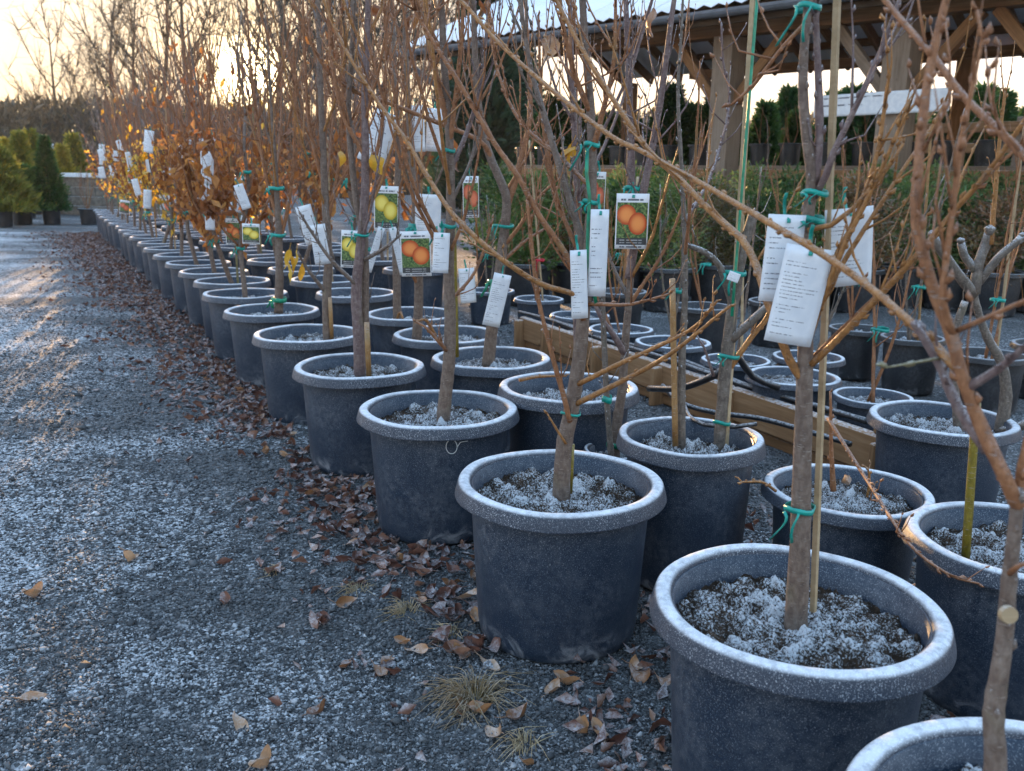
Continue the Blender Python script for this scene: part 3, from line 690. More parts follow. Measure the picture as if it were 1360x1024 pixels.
# ------------------------------------------------------------------ hand-traced near trees
TREES = {}
def near_tree(key, pot, label, trunk, mat, branches, hi=1, group=None, black=False, bare=0, seed=0, name='potted_tree', bl=.5):
    x, y, Rr, H = pot; base = (x, y); rg = np.random.default_rng(100 + seed)
    t = thing(name, label, 'potted tree', (x, y, 0), 0, group); add_pot(t, Rr, H, hi, black=black); TREES[key] = (t, base)
    if trunk:
        o, P, r = traced(t, base, trunk, M[mat], rg, 'trunk')
        for i in range(bare):         # further shoots climbing from the trunk's upper half
            k = int(len(P) * rg.uniform(.35, .95)); k = min(k, len(P) - 2); a = rg.uniform(0, 6.283); L = bl * rg.uniform(.6, 1.5)
            d = np.array([math.cos(a) * .45, math.sin(a) * .45, .9]); d /= np.linalg.norm(d); mb = MB()
            Q, q = shoot(mb, [P[k], P[k] + d * L * .5 + np.array([0, 0, -.03 * L]), P[k] + (d + np.array([0, 0, .25])) * L], min(r[k] * .6, .006), .0015, 6, .03, True, rg, .006)
            sprout(mb, Q, q, rg, 4, L * .4, 4, .8, .2, .004); obj('branch', mb.mesh('branch'), M[R.choice([mat, 'bark_red', 'bark_red', 'bark_orange'])], t)
    for (bm, sp, spr, sl) in branches: traced(t, base, sp, M[bm], rg, 'branch', spr, sl)
    return t, base

G_FRONT = 'young trees in the row of frosted pots'
# front row, foremost pot: only its rim and forked trunk show
t, b = near_tree('Z', (.62, .83, .25, .383), 'forked young tree in the frosted pot with a pruned, freshly cut trunk', (21, 16, [(1316, 1150, 0), (1322, 1010, 0), (1319, 950, 0), (1333, 850, 0), (1341, 760, 0), (1349, 690, 0), (1353, 645, 0)]), 'bark_grey', [
    ('bark_red', (13, 8, [(1352, 672, 0), (1332, 628, 0), (1307, 574, .02), (1280, 503, .03), (1266, 445, .04), (1242, 383, .05), (1225, 318, .06), (1218, 270, .07), (1231, 126, .10), (1243, 58, .11), (1264, -30, .12)]), 2, .12),
    ('bark_red', (12, 9, [(1352, 665, 0), (1364, 600, 0), (1388, 495, 0)]), 0, 0),
    ('bark_orange', (8.5, 4, [(1284, 506, .03), (1240, 457, .08), (1160, 385, .18), (1090, 335, .28), (1005, 284, .40), (861, 202, .62), (797, 168, .72), (680, 73, .92), (612, 0, 1.02), (578, -40, 1.08)]), 3, .14),
    ('bark_red', (5.5, 4, [(1270, 440, .04), (1320, 418, 0), (1372, 394, -.03)]), 0, 0),
    ('bark_purple', (9, 7, [(1284, 516, .03), (1326, 490, 0), (1378, 446, -.05)]), 0, 0),
    ('bark_red', (7, 3.5, [(1268, 448, .04), (1252, 400, .03), (1266, 280, .03), (1281, 164, .03), (1293, 111, .03), (1305, 50, .03), (1297, 12, .03)]), 3, .1),
    ('bark_purple', (11, 9, [(1312, 600, .02), (1272, 540, .05), (1247, 482, .07), (1224, 444, .08), (1213, 428, .08)]), 1, .06),
    ('bark_green', (3.4, 2.2, [(1252, 475, .07), (1215, 481, .05), (1177, 488, .04)]), 0, 0),
    ('bark_red', (9, 6, [(1388, 497, 0), (1425, 380, .02), (1398, 255, .06), (1360, 208, .1), (1281, 129, .18), (1243, 79, .22), (1176, 0, .3), (1150, -40, .33)]), 2, .1),
    ('bark_red', (6, 5, [(1338, 764, 0), (1352, 752, -.02), (1372, 744, -.03)]), 0, 0)], seed=1)
# pruning scar
mb = MB(); p = loc(1337, 815, .83 - .016, b); tube(mb, [(p[0], p[1], p[2]), (p[0], p[1] - .006, p[2] + .001)], [.009, .0085], 14); obj('cut_scar', mb.mesh('cut_scar', False), M['leaf_yellow'] if False else M['stake'], t)
# next pot: straight trunk on a pale stake
t, b = near_tree('A', (.494, 1.405, .25, .383), 'straight young tree tied with teal ribbon to a stake, holding three paper tags', (17.5, 9, [(1056, 845, 0), (1060, 770, 0), (1064, 690, 0), (1067, 600, 0), (1071, 500, 0), (1073, 400, 0), (1075, 310, 0), (1081, 240, 0), (1075, 190, 0), (1069, 132, 0), (1069, 73, 0), (1073, 20, 0), (1074, -40, 0)]), 'bark_grey', [
    ('bark_purple', (8, 6, [(1082, 245, 0), (1087, 200, 0), (1088, 132, .01), (1085, 59, .02), (1082, -20, .02)]), 1, .1),
    ('bark_orange', (8, 4, [(1067, 507, .0), (1048, 477, .0), (1036, 445, .0), (1028, 421, 0), (1019, 398, .02), (1010, 368, .05), (1004, 350, .08), (986, 318, .12), (955, 290, .18), (900, 235, .26), (856, 193, .32), (785, 85, .42), (739, 0, .5), (722, -35, .53)]), 4, .16),
    ('bark_orange', (6.5, 4, [(1078, 484, -.01), (1100, 463, -.03), (1166, 395, -.1), (1225, 330, -.18), (1262, 285, -.2), (1310, 230, -.25), (1360, 160, -.3), (1392, 110, -.3)]), 3, .12),
    ('bark_red', (5.5, 3.5, [(1078, 478, .01), (1110, 446, .0), (1158, 400, -.05), (1212, 345, -.1), (1252, 298, -.13), (1330, 215, -.2), (1375, 178, -.22)]), 2, .1),
    ('bark_orange', (5.5, 3, [(1077, 445, -.01), (1095, 392, -.05), (1120, 330, -.08), (1150, 270, -.1), (1177, 212, -.12), (1205, 150, -.14), (1232, 118, -.15)]), 3, .1),
    ('bark_orange', (5, 4, [(1077, 432, -.01), (1104, 352, -.04), (1136, 288, -.05), (1164, 205, -.05), (1180, 104, -.05)]), 3, .1),
    ('bark_orange', (5, 3, [(1078, 425, .01), (1126, 338, .0), (1188, 242, .0), (1240, 165, .02), (1262, 120, .03)]), 2, .12),
    ('bark_orange', (5, 3.5, [(1074, 305, -.01), (1104, 299, -.04), (1132, 278, -.06), (1185, 215, -.08), (1200, 190, -.09)]), 1, .1),
    ('bark_purple', (6, 4, [(1082, 262, .0), (1097, 233, -.02), (1106, 205, -.03), (1160, 90, -.04), (1198, -10, -.05)]), 3, .14),
    ('bark_red', (4.5, 3, [(1072, 30, .01), (1040, 62, .03), (1000, 114, .05), (970, 140, .06)]), 2, .1)], seed=2)
stake_part(t, loc(1080, 812, 1.42, b), loc(1113, -30, 1.43, b), .0062, M['stake'], square=True)
rgt = np.random.default_rng(3)
for (px, py, rad, tl, h) in ((1061, 674, .022, .06, .016), (1082, 256, .017, .03, .014), (1078, 292, .017, .02, .013), (1074, 10, .016, .05, .012)): tie_part(t, loc(px, py, 1.408, b), rad, M['ribbon'], rgt, tl, z_h=h)
# third in the row
t, b = near_tree('B', (.118, 2.02, .25, .383), 'young tree with knuckled graft and long green ribbon down its trunk', (13, 7.5, [(745, 668, 0), (747, 620, 0), (750, 585, 0), (758, 548, 0), (767, 490, 0), (775, 420, 0), (781, 340, 0), (784, 280, 0), (786, 210, 0), (783, 130, 0), (777, 60, 0), (772, -30, 0)]), 'bark_grey', [
    ('bark_red', (5, 3, [(757, 560, -.02), (747, 520, -.03), (738, 490, -.04), (723, 433, -.05), (714, 390, -.05), (707, 330, -.05), (700, 265, -.05)]), 3, .15),
    ('bark_orange', (5, 3, [(768, 510, -.01), (826, 482, -.1), (915, 440, -.2), (953, 399, -.25)]), 1, .08),
    ('bark_orange', (5.5, 3.5, [(766, 536, -.01), (826, 506, -.1), (890, 470, -.2), (970, 406, -.3)]), 1, .08),
    ('bark_red', (6, 3.5, [(775, 425, -.01), (766, 370, -.02), (748, 332, -.03), (716, 285, -.04), (689, 235, -.04), (654, 185, -.03), (610, 110, -.02), (560, 30, 0), (536, -25, 0)]), 8, .22),
    ('bark_grey', (7, 3.5, [(781, 345, .0), (764, 290, .02), (742, 218, .04), (722, 150, .06), (705, 90, .08), (688, -10, .1)]), 6, .2),
    ('bark_orange', (5, 3, [(777, 396, -.01), (754, 388, -.05), (716, 376, -.08), (666, 344, -.1), (607, 291, -.05), (572, 241, .0), (541, 188, .05), (506, 141, .1), (465, 76, .15), (435, 15, .2), (424, -20, .2)]), 5, .16),
    ('bark_red', (4, 2.5, [(777, 404, -.01), (800, 404, -.02), (838, 404, -.03), (890, 390, -.04)]), 2, .08),
    ('bark_red', (5, 3, [(786, 205, .0), (800, 150, -.03), (815, 80, -.05), (818, -20, -.05)]), 4, .2),
    ('bark_red', (5, 3, [(784, 150, .0), (760, 90, -.03), (745, 20, -.05), (742, -20, -.05)]), 4, .2),
    ('bark_red', (4, 2.5, [(786, 250, .0), (740, 205, .1), (690, 160, .2), (660, 90, .25), (648, 0, .3)]), 5, .2),
    ('bark_orange', (2.6, 1.8, [(752, 590, -.02), (738, 568, -.03), (726, 548, -.04)]), 0, 0)], seed=3)
for (px, py, rad, tl) in ((784, 268, .016, .03), (786, 192, .016, .06), (758, 548, .021, 0)): tie_part(t, loc(px, py, 2.02, b), rad, M['ribbon'], rgt, tl, z_h=.014 if tl else .008)
mb = MB(); q = []
for i, (px, py) in enumerate([(780, 196), (779, 230), (783, 262), (781, 300), (780, 340), (786, 378), (792, 404)]):
    c = np.array(loc(px, py, 2.0 - .004 * (i % 2), b)); q += [c - (.004, 0, 0), c + (.004, .003, 0)]
mb.add(q, [(2 * i, 2 * i + 1, 2 * i + 3, 2 * i + 2) for i in range(6)]); o = obj('ribbon', mb.mesh('ribbon'), M['ribbon_green'], t); o.modifiers.new('s', 'SOLIDIFY').thickness = .0009
stake_part(t, loc(757, 655, 2.035, b), loc(760, 590, 2.035, b), .006, M['stake_yellow'])
# fourth
t, b = near_tree('C', (-.227, 2.68, .25, .383), 'young tree with green-grey lower trunk, pot with wire loop on its side', (11.5, 7, [(587, 575, 0), (591, 530, 0), (596, 480, 0), (597, 420, 0), (595, 350, 0), (597, 270, 0), (596, 190, 0), (590, 100, 0), (587, 30, 0), (584, -30, 0)]), 'bark_grey', [
    ('bark_red', (4, 2.5, [(594, 466, -.01), (578, 448, -.03), (565, 434, -.04), (552, 427, -.05)]), 2, .08),
    ('bark_red', (5, 3, [(597, 190, 0), (606, 120, -.02), (613, 50, -.03), (616, -20, -.03)]), 5, .22),
    ('bark_purple', (5, 3, [(596, 230, 0), (622, 170, .03), (640, 100, .05), (650, -10, .06)]), 5, .22),
    ('bark_red', (5, 3, [(595, 170, 0), (578, 90, -.02), (566, 20, -.03), (560, -20, -.03)]), 5, .22),
    ('bark_red', (4, 2.5, [(596, 340, 0), (570, 290, -.05), (548, 240, -.08), (530, 170, -.1), (520, 90, -.1)]), 4, .2),
    ('bark_red', (3.5, 2.5, [(597, 400, 0), (625, 370, .03), (640, 340, .05), (655, 290, .06)]), 3, .15)], seed=4, bare=7)
for (px, py, rad, tl) in ((594, 300, .021, .05), (596, 200, .017, .04)): tie_part(t, loc(px, py, 2.68, b), rad, M['ribbon'], rgt, tl)
mb = MB(); a = np.linspace(0, 2 * np.pi, 20); c = loc(598, 593, 2.455, b); W_ = [(c[0] + .016 * math.cos(x) + .004, c[1] - .003, c[2] + .021 * math.sin(x)) for x in a] + [(c[0] + .03, c[1] - .002, c[2] + .014), (c[0] + .05, c[1] + .004, c[2] + .016)]; tube(mb, W_, .0012, 5); obj('wire_loop', mb.mesh('wire_loop'), M['wire'], t)
# fifth, sixth, seventh
t, b = near_tree('D', (-.575, 3.29, .25, .383), 'twin-stemmed young tree with a short orange cane beside it and pot rim stained brown', (9.5, 6, [(478, 500, 0), (476, 440, 0), (473, 390, 0), (478, 340, 0), (485, 270, 0), (486, 200, 0), (485, 120, 0), (488, 40, 0), (490, -30, 0)]), 'bark_purple', [
    ('bark_grey', (7.5, 4.5, [(482, 496, .03), (485, 400, .03), (484, 330, .02), (471, 250, .02), (463, 150, .02), (468, 60, .02), (470, -20, .02)]), 4, .25),
    ('bark_grey', (4, 2.5, [(473, 378, -.01), (440, 345, -.04), (415, 310, -.06), (398, 282, -.08)]), 3, .15),
    ('bark_grey', (4, 2.5, [(484, 345, 0), (510, 330, -.03), (532, 312, -.05)]), 2, .12),
    ('bark_red', (4, 2.5, [(485, 250, 0), (505, 180, .02), (512, 90, .04), (510, -10, .05)]), 5, .25),
    ('bark_red', (4, 2.5, [(486, 210, 0), (455, 150, -.02), (440, 70, -.03), (436, -10, -.03)]), 5, .25)], seed=5, bare=8)
stake_part(t, loc(490, 500, 3.25, b), loc(487, 428, 3.25, b), .010, M['stake_orange'])
tie_part(t, loc(480, 312, 3.29, b), .024, M['ribbon'], rgt, .05)
t, b = near_tree('E', (-.92, 3.97, .25, .383), 'slender grey young tree on an orange cane, with a curled white tag', (8, 5, [(436, 458, 0), (434, 400, 0), (436, 340, 0), (432, 270, 0), (428, 180, 0), (424, 80, 0), (421, -30, 0)]), 'bark_grey', [
    ('bark_grey', (4, 2.5, [(434, 390, 0), (410, 360, -.05), (395, 335, -.08)]), 2, .12),
    ('bark_red', (4, 2, [(433, 300, 0), (450, 220, .02), (455, 120, .03), (452, 10, .03)]), 5, .25),
    ('bark_red', (4, 2, [(431, 250, 0), (412, 170, .02), (405, 80, .03), (402, -10, .03)]), 5, .25)], seed=6, bare=9, bl=.7)
stake_part(t, loc(441, 452, 3.95, b), loc(438, 395, 3.95, b), .009, M['stake_orange'])
t, b = near_tree('F', (-1.27, 4.66, .25, .383), 'beech-like young tree with yellow leaves hanging at its green-wrapped base', (7.5, 1.8, [(370, 416, 0), (371, 360, 0), (369, 290, 0), (364, 200, 0), (358, 100, 0), (352, 20, 0)]), 'bark_grey', [
    ('bark_red', (3.5, 2, [(370, 330, 0), (385, 260, .03), (392, 170, .05), (390, 60, .05)]), 6, .3),
    ('bark_red', (3.5, 2, [(368, 290, 0), (350, 220, .0), (338, 130, .0), (330, 50, .0)]), 6, .3)], seed=7, bare=6, bl=.8)
for (px, py) in ((371, 398), (369, 312), (367, 250)): tie_part(t, loc(px, py, 4.66, b), .034, M['ribbon_green' if py > 390 else 'ribbon'], rgt, .05, z_h=.03)

# second row
t, b = near_tree('a1', (1.075, 1.75, .23, .36), 'frosted pot with a mottled yellow cane and a long dead twig over its rim', None, 'bark_red', [('bark_red', (3.5, 3, [(1100, 556, .42), (1148, 634, .2), (1203, 718, -.12), (1258, 762, -.2), (1300, 775, -.2)]), 2, .08)], seed=8)
stake_part(t, loc(1282, 745, 1.72, b), loc(1297, 535, 1.73, b), .009, M['stake_yellow'])
t, b = near_tree('a2', (.86, 2.16, .21, .32), 'frosted pot holding only two dead brown sticks and a shrivelled leaf', (4.5, 3, [(1107, 652, 0), (1104, 590, 0), (1103, 520, 0)]), 'bark_red', [('bark_orange', (2.6, 2, [(1150, 668, .05), (1155, 640, .05), (1152, 622, .04), (1146, 618, .03)]), 1, .04), ('bark_orange', (3, 2, [(1030, 652, -.1), (1012, 640, -.16), (985, 640, -.2), (980, 634, -.2)]), 0, 0)], seed=9)
t, b = near_tree('a3', (.485, 2.32, .198, .41), 'pot planted with two slim frosted stems, pale stake and orange cane', (6.5, 2.5, [(905, 596, 0), (905, 530, 0), (906, 470, 0), (909, 400, 0), (909, 320, 0), (907, 270, 0), (903, 200, 0), (900, 120, 0), (905, 40, 0), (908, -30, 0)]), 'bark_frost', [
    ('bark_frost', (9, 7, [(956, 602, .05), (959, 549, .05), (966, 470, .05), (975, 400, .06), (985, 340, .06), (1002, 280, .06)]), 1, .08),
    ('bark_orange', (5.5, 3.5, [(965, 495, .05), (1000, 445, .04), (1019, 421, .03), (1042, 368, .02), (1062, 318, .0), (1072, 250, -.02)]), 2, .1),
    ('bark_frost', (6, 5, [(970, 452, .05), (1000, 425, .03), (1022, 405, .02), (1038, 400, .01)]), 2, .06),
    ('bark_frost', (5, 3.5, [(974, 410, .06), (955, 352, .04), (930, 332, .03), (914, 326, .02)]), 2, .06),
    ('bark_purple', (3, 2, [(948, 500, .05), (935, 460, .05), (925, 445, .05)]), 0, 0),
    ('bark_purple', (3.5, 2.2, [(906, 300, 0), (945, 230, .1), (968, 140, .18), (960, 80, .2), (958, 30, .2)]), 3, .1)], seed=10, bare=2, bl=.3)
stake_part(t, loc(963, 598, 2.36, b), loc(1002, -20, 2.40, b), .0092, M['stake'], square=True)
stake_part(t, loc(972, 420, 2.345, b), loc(1007, -20, 2.385, b), .004, M['ribbon_green'], name='plastic_strip')
stake_part(t, loc(897, 592, 2.30, b), loc(893, 370, 2.32, b), .008, M['stake_orange'])
for (px, py, rad, tl) in ((968, 472, .026, .03), (976, 362, .026, .05), (959, 560, .02, 0)): tie_part(t, loc(px, py, 2.37, b), rad, M['ribbon'], rgt, tl)
t, b = near_tree('S', (.325, 2.66, .10, .26), 'forked grey tree in a small pot between bigger ones, carrying an orange fruit label', (9, 8, [(815, 622, 0), (820, 560, 0), (826, 520, 0), (832, 440, 0), (836, 390, 0), (838, 345, 0)]), 'bark_grey', [
    ('bark_purple', (8, 5, [(838, 352, 0), (840, 290, .02), (838, 234, .03), (835, 132, .04), (832, 44, .05), (830, -30, .05)]), 5, .22),
    ('bark_purple', (8, 5, [(835, 370, 0), (846, 300, -.01), (854, 255, -.02), (870, 176, -.02), (882, 97, -.03), (891, 29, -.03), (900, -30, -.03)]), 5, .22),
    ('bark_purple', (7, 4, [(830, 470, 0), (815, 445, -.02), (800, 425, -.03), (788, 400, -.04)]), 1, .08),
    ('bark_frost', (4.2, 3.5, [(812, 612, -.04), (806, 530, -.04), (801, 430, -.03), (800, 370, -.02)]), 2, .1)], seed=11, bare=5, bl=.35)
tie_part(t, loc(841, 250, 2.66, b), .024, M['ribbon'], rgt, .04); tie_part(t, loc(806, 530, 2.62, b), .013, M['ribbon'], rgt, 0, z_h=.03); tie_part(t, loc(818, 590, 2.66, b), .024, M['ribbon_green'], rgt, 0, z_h=.03)
t, b = near_tree('a4', (.19, 2.9, .236, .405), 'young tree in the pot whose soil carries fallen orange shoots', (8, 5, [(763, 535, 0), (768, 480, 0), (766, 400, 0), (768, 300, 0), (764, 200, 0), (760, 100, 0), (756, -20, 0)]), 'bark_purple', [
    ('bark_orange', (3.5, 2.5, [(690, 505, -.13), (715, 500, -.1), (752, 499, -.05)]), 0, 0), ('bark_red', (4, 2.5, [(766, 330, 0), (735, 250, .02), (720, 150, .04), (715, 20, .05)]), 6, .25)], seed=12, bare=7)
t, b = near_tree('a5', (-.085, 3.54, .245, .37), 'young tree leaning right before its crown turns back, with a mossy cane', (10.5, 6, [(648, 486, 0), (653, 440, 0), (660, 385, 0), (668, 320, 0), (673, 270, 0), (668, 248, 0), (652, 212, 0), (640, 170, 0), (633, 110, 0), (630, 40, 0), (628, -30, 0)]), 'bark_grey', [
    ('bark_red', (6, 3, [(673, 275, 0), (690, 220, .02), (704, 150, .04), (700, 60, .05), (698, -20, .05)]), 6, .25),
    ('bark_red', (4.5, 2.5, [(655, 216, 0), (638, 188, -.03), (579, 162, -.1), (520, 138, -.15), (465, 118, -.2), (426, 82, -.25), (388, 0, -.3)]), 6, .2),
    ('bark_red', (4, 2.5, [(667, 330, 0), (690, 300, -.02), (715, 262, -.03), (745, 235, -.04)]), 4, .15),
    ('bark_red', (4, 2, [(664, 350, 0), (700, 318, .05), (730, 300, .08)]), 3, .12)], seed=13, bare=7)
stake_part(t, loc(606, 474, 3.50, b), loc(602, 300, 3.50, b), .011, M['stake_yellow'])
tie_part(t, loc(661, 375, 3.54, b), .036, M['ribbon_green'], rgt, .07, z_h=.03); tie_part(t, loc(668, 300, 3.54, b), .036, M['ribbon'], rgt, .05)
t, b = near_tree('a6', (-.31, 4.10, .25, .365), 'young tree with a split orange twig drooping over the pot rim', (8, 5, [(553, 460, 0), (556, 400, 0), (555, 330, 0), (550, 250, 0), (543, 150, 0), (538, 50, 0), (540, -30, 0)]), 'bark_grey', [('bark_red', (3.5, 2, [(556, 380, 0), (540, 350, -.05), (533, 325, -.08)]), 2, .1), ('bark_orange', (3.2, 2.2, [(578, 445, -.05), (565, 425, -.1), (552, 428, -.15)]), 1, .05)], seed=14, bare=9, bl=.6)
tie_part(t, loc(554, 302, 4.10, b), .034, M['ribbon'], rgt, .06, z_h=.04)
t, b = near_tree('a7', (-.53, 4.64, .25, .375), 'young tree with an elbowed dead root by its trunk, hung with the yellow fruit label', (7, 4.5, [(528, 442, 0), (527, 380, 0), (526, 300, 0), (529, 200, 0), (524, 90, 0), (520, -20, 0)]), 'bark_grey', [('bark_orange', (3, 2, [(527, 425, -.02), (532, 415, -.06), (537, 432, -.08)]), 0, 0)], hi=0, seed=15, bare=9, bl=.7)
# third pot: gnarled, pollarded tree
t, b = near_tree('third', (1.375, 2.75, .226, .353), 'gnarled pollarded grey tree with frosted knuckles in a wide pot', (11, 8, [(1327, 585, 0), (1336, 525, 0), (1330, 482, 0), (1313, 450, 0), (1301, 420, 0), (1292, 384, 0)]), 'bark_frost', [
    ('bark_frost', (7, 6, [(1294, 392, 0), (1268, 357, -.02), (1243, 322, -.03), (1238, 312, -.03)]), 0, 0), ('bark_frost', (7.5, 6, [(1294, 390, 0), (1300, 350, 0), (1308, 328, .01), (1314, 308, .01)]), 0, 0),
    ('bark_frost', (5.5, 4.5, [(1300, 376, 0), (1326, 342, -.02), (1351, 321, -.03), (1356, 315, -.03)]), 0, 0), ('bark_frost', (7, 6, [(1327, 572, 0), (1346, 570, -.05), (1378, 556, -.1)]), 0, 0),
    ('bark_orange', (4.5, 3, [(1316, 325, 0), (1321, 270, 0), (1328, 190, 0), (1335, 120, 0)]), 3, .12), ('bark_frost', (5.5, 5, [(1296, 360, 0), (1280, 338, .02), (1276, 322, .02)]), 0, 0),
    ('bark_frost', (6.5, 5, [(1274, 582, -.03), (1268, 500, -.03), (1270, 440, -.03), (1282, 400, -.03)]), 1, .1)], seed=16)
for (px, py, r_) in ((1238, 312, .013), (1314, 306, .014), (1357, 314, .012), (1276, 320, .010)):
    mb = MB(); V, F = lathe([(.0, -.9), (.6, -.8), (1, -.2), (.95, .4), (.55, .85), (0, .95)], 9); V = V * (1 + .18 * NR.standard_normal((len(V), 1))) * r_; mb.add(V + np.array(loc(px, py, 2.73, b)), F); obj('knuckle', mb.mesh('knuckle'), M['bark_frost'], t)

# ------------------------------------------------------------------ procedural trees for the rows going back
def make_tree_meshes(seed, H=2.9, nb=10, r0=.017, style='up', sides=5):
    rg = np.random.default_rng(seed); mb = MB()
    lean = rg.standard_normal(2) * .05; pts = [(rg.normal(0, .01), rg.normal(0, .01), .30)]
    for z in np.linspace(.7, H, 6): pts.append((lean[0] * z + rg.normal(0, .025), lean[1] * z + rg.normal(0, .025), z))
    P, r = shoot(mb, pts, r0, .003, 8, .06, True, rg, 0); trunk = mb.mesh('trunk'); br = []
    for k in range(nb):
        f = rg.uniform(.16, .8); i = int(f * (len(P) - 1)); a = k * 2.4 + rg.normal(0, .5); L = rg.uniform(.5, 1.05) * (1.15 - f * .55); sp = rg.uniform(.25, .6)
        d = np.array([math.cos(a) * sp, math.sin(a) * sp, 1.]); d /= np.linalg.norm(d); mb = MB()
        Q, q = shoot(mb, [P[i], P[i] + d * L * .35 + np.array([math.cos(a), math.sin(a), 0]) * .06 * L, P[i] + d * L * .7, P[i] + (d + np.array([0, 0, .12])) * L], min(r[i] * .6, .0075), .002, sides, .07, True, rg, 0)
        sprout(mb, Q, q, rg, 6, L * .42, 4, .8, .15, 0, 1); br.append(mb.mesh('branch'))
    return trunk, br, P
PROTO = [make_tree_meshes(200 + i, R.uniform(1.95, 2.4), 13) for i in range(6)]
def branch_leaves(me, count, size, mat, seed, name='leaves'):
    rg = np.random.default_rng(seed); v = np.empty(len(me.vertices) * 3); me.vertices.foreach_get('co', v); v = v.reshape(-1, 3); v = v[v[:, 2] > .42]; i = rg.integers(0, len(v), count)
    d = rg.standard_normal((count, 3)) * .5 + np.array([0, 0, -.8]); m = leaf_cloud(name, v[i], d, size * rg.uniform(.6, 1.3, count), mat, seed, .5, .5); return m
GRP_FAR = 'bare young trees further down the front row'
def row_tree(x, y, proto, label, group, Rr=.25, H=.383, leafy=0, lmat=None, bark=None, seed=0, nind=0):
    rg = np.random.default_rng(seed + 500); t = thing('potted_tree', label, 'potted tree', (x, y, 0), 0, group); add_pot(t, Rr, H, 0)
    rz = R.uniform(0, 6.28); tr, brs, P = PROTO[proto]; bk = bark or R.choice(['bark_red', 'bark_grey', 'bark_purple', 'bark_red'])
    trm = tr.copy() if tr.materials else tr; trm.materials.clear(); trm.materials.append(M['bark_grey'])
    obj('trunk', trm, None, t, None, (0, 0, rz))
    for b in brs:
        key = (b.name, bk)
        if key not in _bm: _bm[key] = with_mat(b, M[bk], 'branch')
        obj('branch', _bm[key], None, t, None, (0, 0, rz))
    if leafy:
        allb = MB()
        for b in brs:
            v = np.empty(len(b.vertices) * 3); b.vertices.foreach_get('co', v); allb.v.append(v.reshape(-1, 3))
        v = np.concatenate(allb.v); w_ = np.clip((1.42 - v[:, 2]) / .6, .012, 1); v = v[(v[:, 2] > .42) & (v[:, 2] < 2.0) & (rg.random(len(v)) < w_)]; i = rg.integers(0, len(v), leafy); d = rg.standard_normal((leafy, 3)) * .6 + np.array([0, 0, -.8])
        me = leaf_cloud('leaves', v[i] + rg.standard_normal((leafy, 3)) * .015, d, .075 * rg.uniform(.6, 1.25, leafy), M[lmat], seed, .5, .5)
        kind(obj('leaves', me, M[lmat], t, None, (0, 0, rz)), 'stuff')
        for k in range(nind):
            j = rg.integers(0, len(v)); w = v[j] if nind < 5 else v[j]; o = obj('leaf', BEECH[k % 5], None, t); c, s = math.cos(rz), math.sin(rz)
            o.location = (w[0] * c - w[1] * s, w[0] * s + w[1] * c, w[2] - .03); o.rotation_euler = (rg.uniform(0, 6.28), rg.uniform(1.0, 2.1), rg.uniform(0, 6.28)); o.scale = (1.0,) * 3
    for z in (rg.uniform(.6, .8), rg.uniform(1.0, 1.25)):
        k = int(np.argmin(abs(P[:, 2] - z))); c, s = math.cos(rz), math.sin(rz); p = (P[k][0] * c - P[k][1] * s, P[k][0] * s + P[k][1] * c, P[k][2]); tie_part(t, p, .022, M['ribbon'], rg, .06, z_h=.03)
    if rg.random() < .5: stake_part(t, (.03, .02, .30), (.025 + rg.normal(0, .02), .02, rg.uniform(1.2, 2.2)), .008, M[R.choice(['stake_orange', 'stake', 'bark_green'])])
    return t
_bm = {}
BEECH = [with_mat(m, M['leaf_brown'], 'leaf') for m in LEAVES]
FRONT = [(-1.6, 5.31), (-1.87, 5.93), (-2.18, 6.5), (-2.5, 7.1), (-2.86, 7.76), (-3.21, 8.42), (-3.55, 9.11), (-3.94, 9.84), (-4.25, 10.4), (-4.55, 10.98), (-4.9, 11.7), (-5.3, 12.4), (-5.72, 13.2), (-6.15, 14.0), (-6.55, 14.8), (-6.95, 15.6), (-7.35, 16.4)]
ORD = 'first second third fourth fifth sixth seventh eighth ninth tenth eleventh twelfth thirteenth fourteenth fifteenth sixteenth seventeenth'.split()
for i, (x, y) in enumerate(FRONT):
    if i < 5: row_tree(x, y, i % 6, 'tree clothed in dry brown leaves, %s beyond the green-wrapped tree in the front row' % ORD[i], 'brown-leaved young trees in the front row', leafy=[170, 210, 230, 240, 240][i], lmat='leaf_brown', seed=i, bark='bark_red', nind=40 if i < 3 else 0)
    elif i < 12: row_tree(x, y, (i * 5 + 1) % 6, 'slim tree with scattered leaves, %s beyond the green-wrapped tree in the front row' % ORD[i], 'yellow-leaved young trees in the front row', leafy=170, lmat='leaf_yellow' if i % 2 else 'leaf_brown', seed=i)
    else: row_tree(x, y, (i * 5 + 2) % 6, 'young tree near the wall, %s beyond the green-wrapped tree in the front row' % ORD[i], 'young trees at the far end of the front row', leafy=120, lmat='leaf_yellow' if i % 3 == 0 else 'leaf_brown', seed=i)
SECOND = [(-.95, 5.4), (-1.27, 6.08), (-1.6, 6.75), (-1.95, 7.4), (-2.3, 8.05), (-2.68, 8.75), (-3.05, 9.45), (-3.45, 10.2), (-3.9, 11.0), (-4.35, 11.8), (-4.85, 12.7), (-5.4, 13.7), (-5.9, 14.6), (-6.4, 15.5)]
for i, (x, y) in enumerate(SECOND):
    if i < 4: row_tree(x, y, (i * 5 + 3) % 6, 'brown-leaved tree, %s pot beyond the yellow-fruit-labelled tree in the second row' % ORD[i], 'brown-leaved young trees in the second row', leafy=[60, 130, 200, 220][i], lmat='leaf_brown', seed=30 + i, bark='bark_red')
    else: row_tree(x, y, (i * 5 + 3) % 6, 'sparse-leaved tree, %s pot beyond the yellow-fruit-labelled tree in the second row' % ORD[i], 'young trees in the far part of the second row', leafy=140, lmat='leaf_brown' if i % 2 else 'leaf_yellow', seed=30 + i)
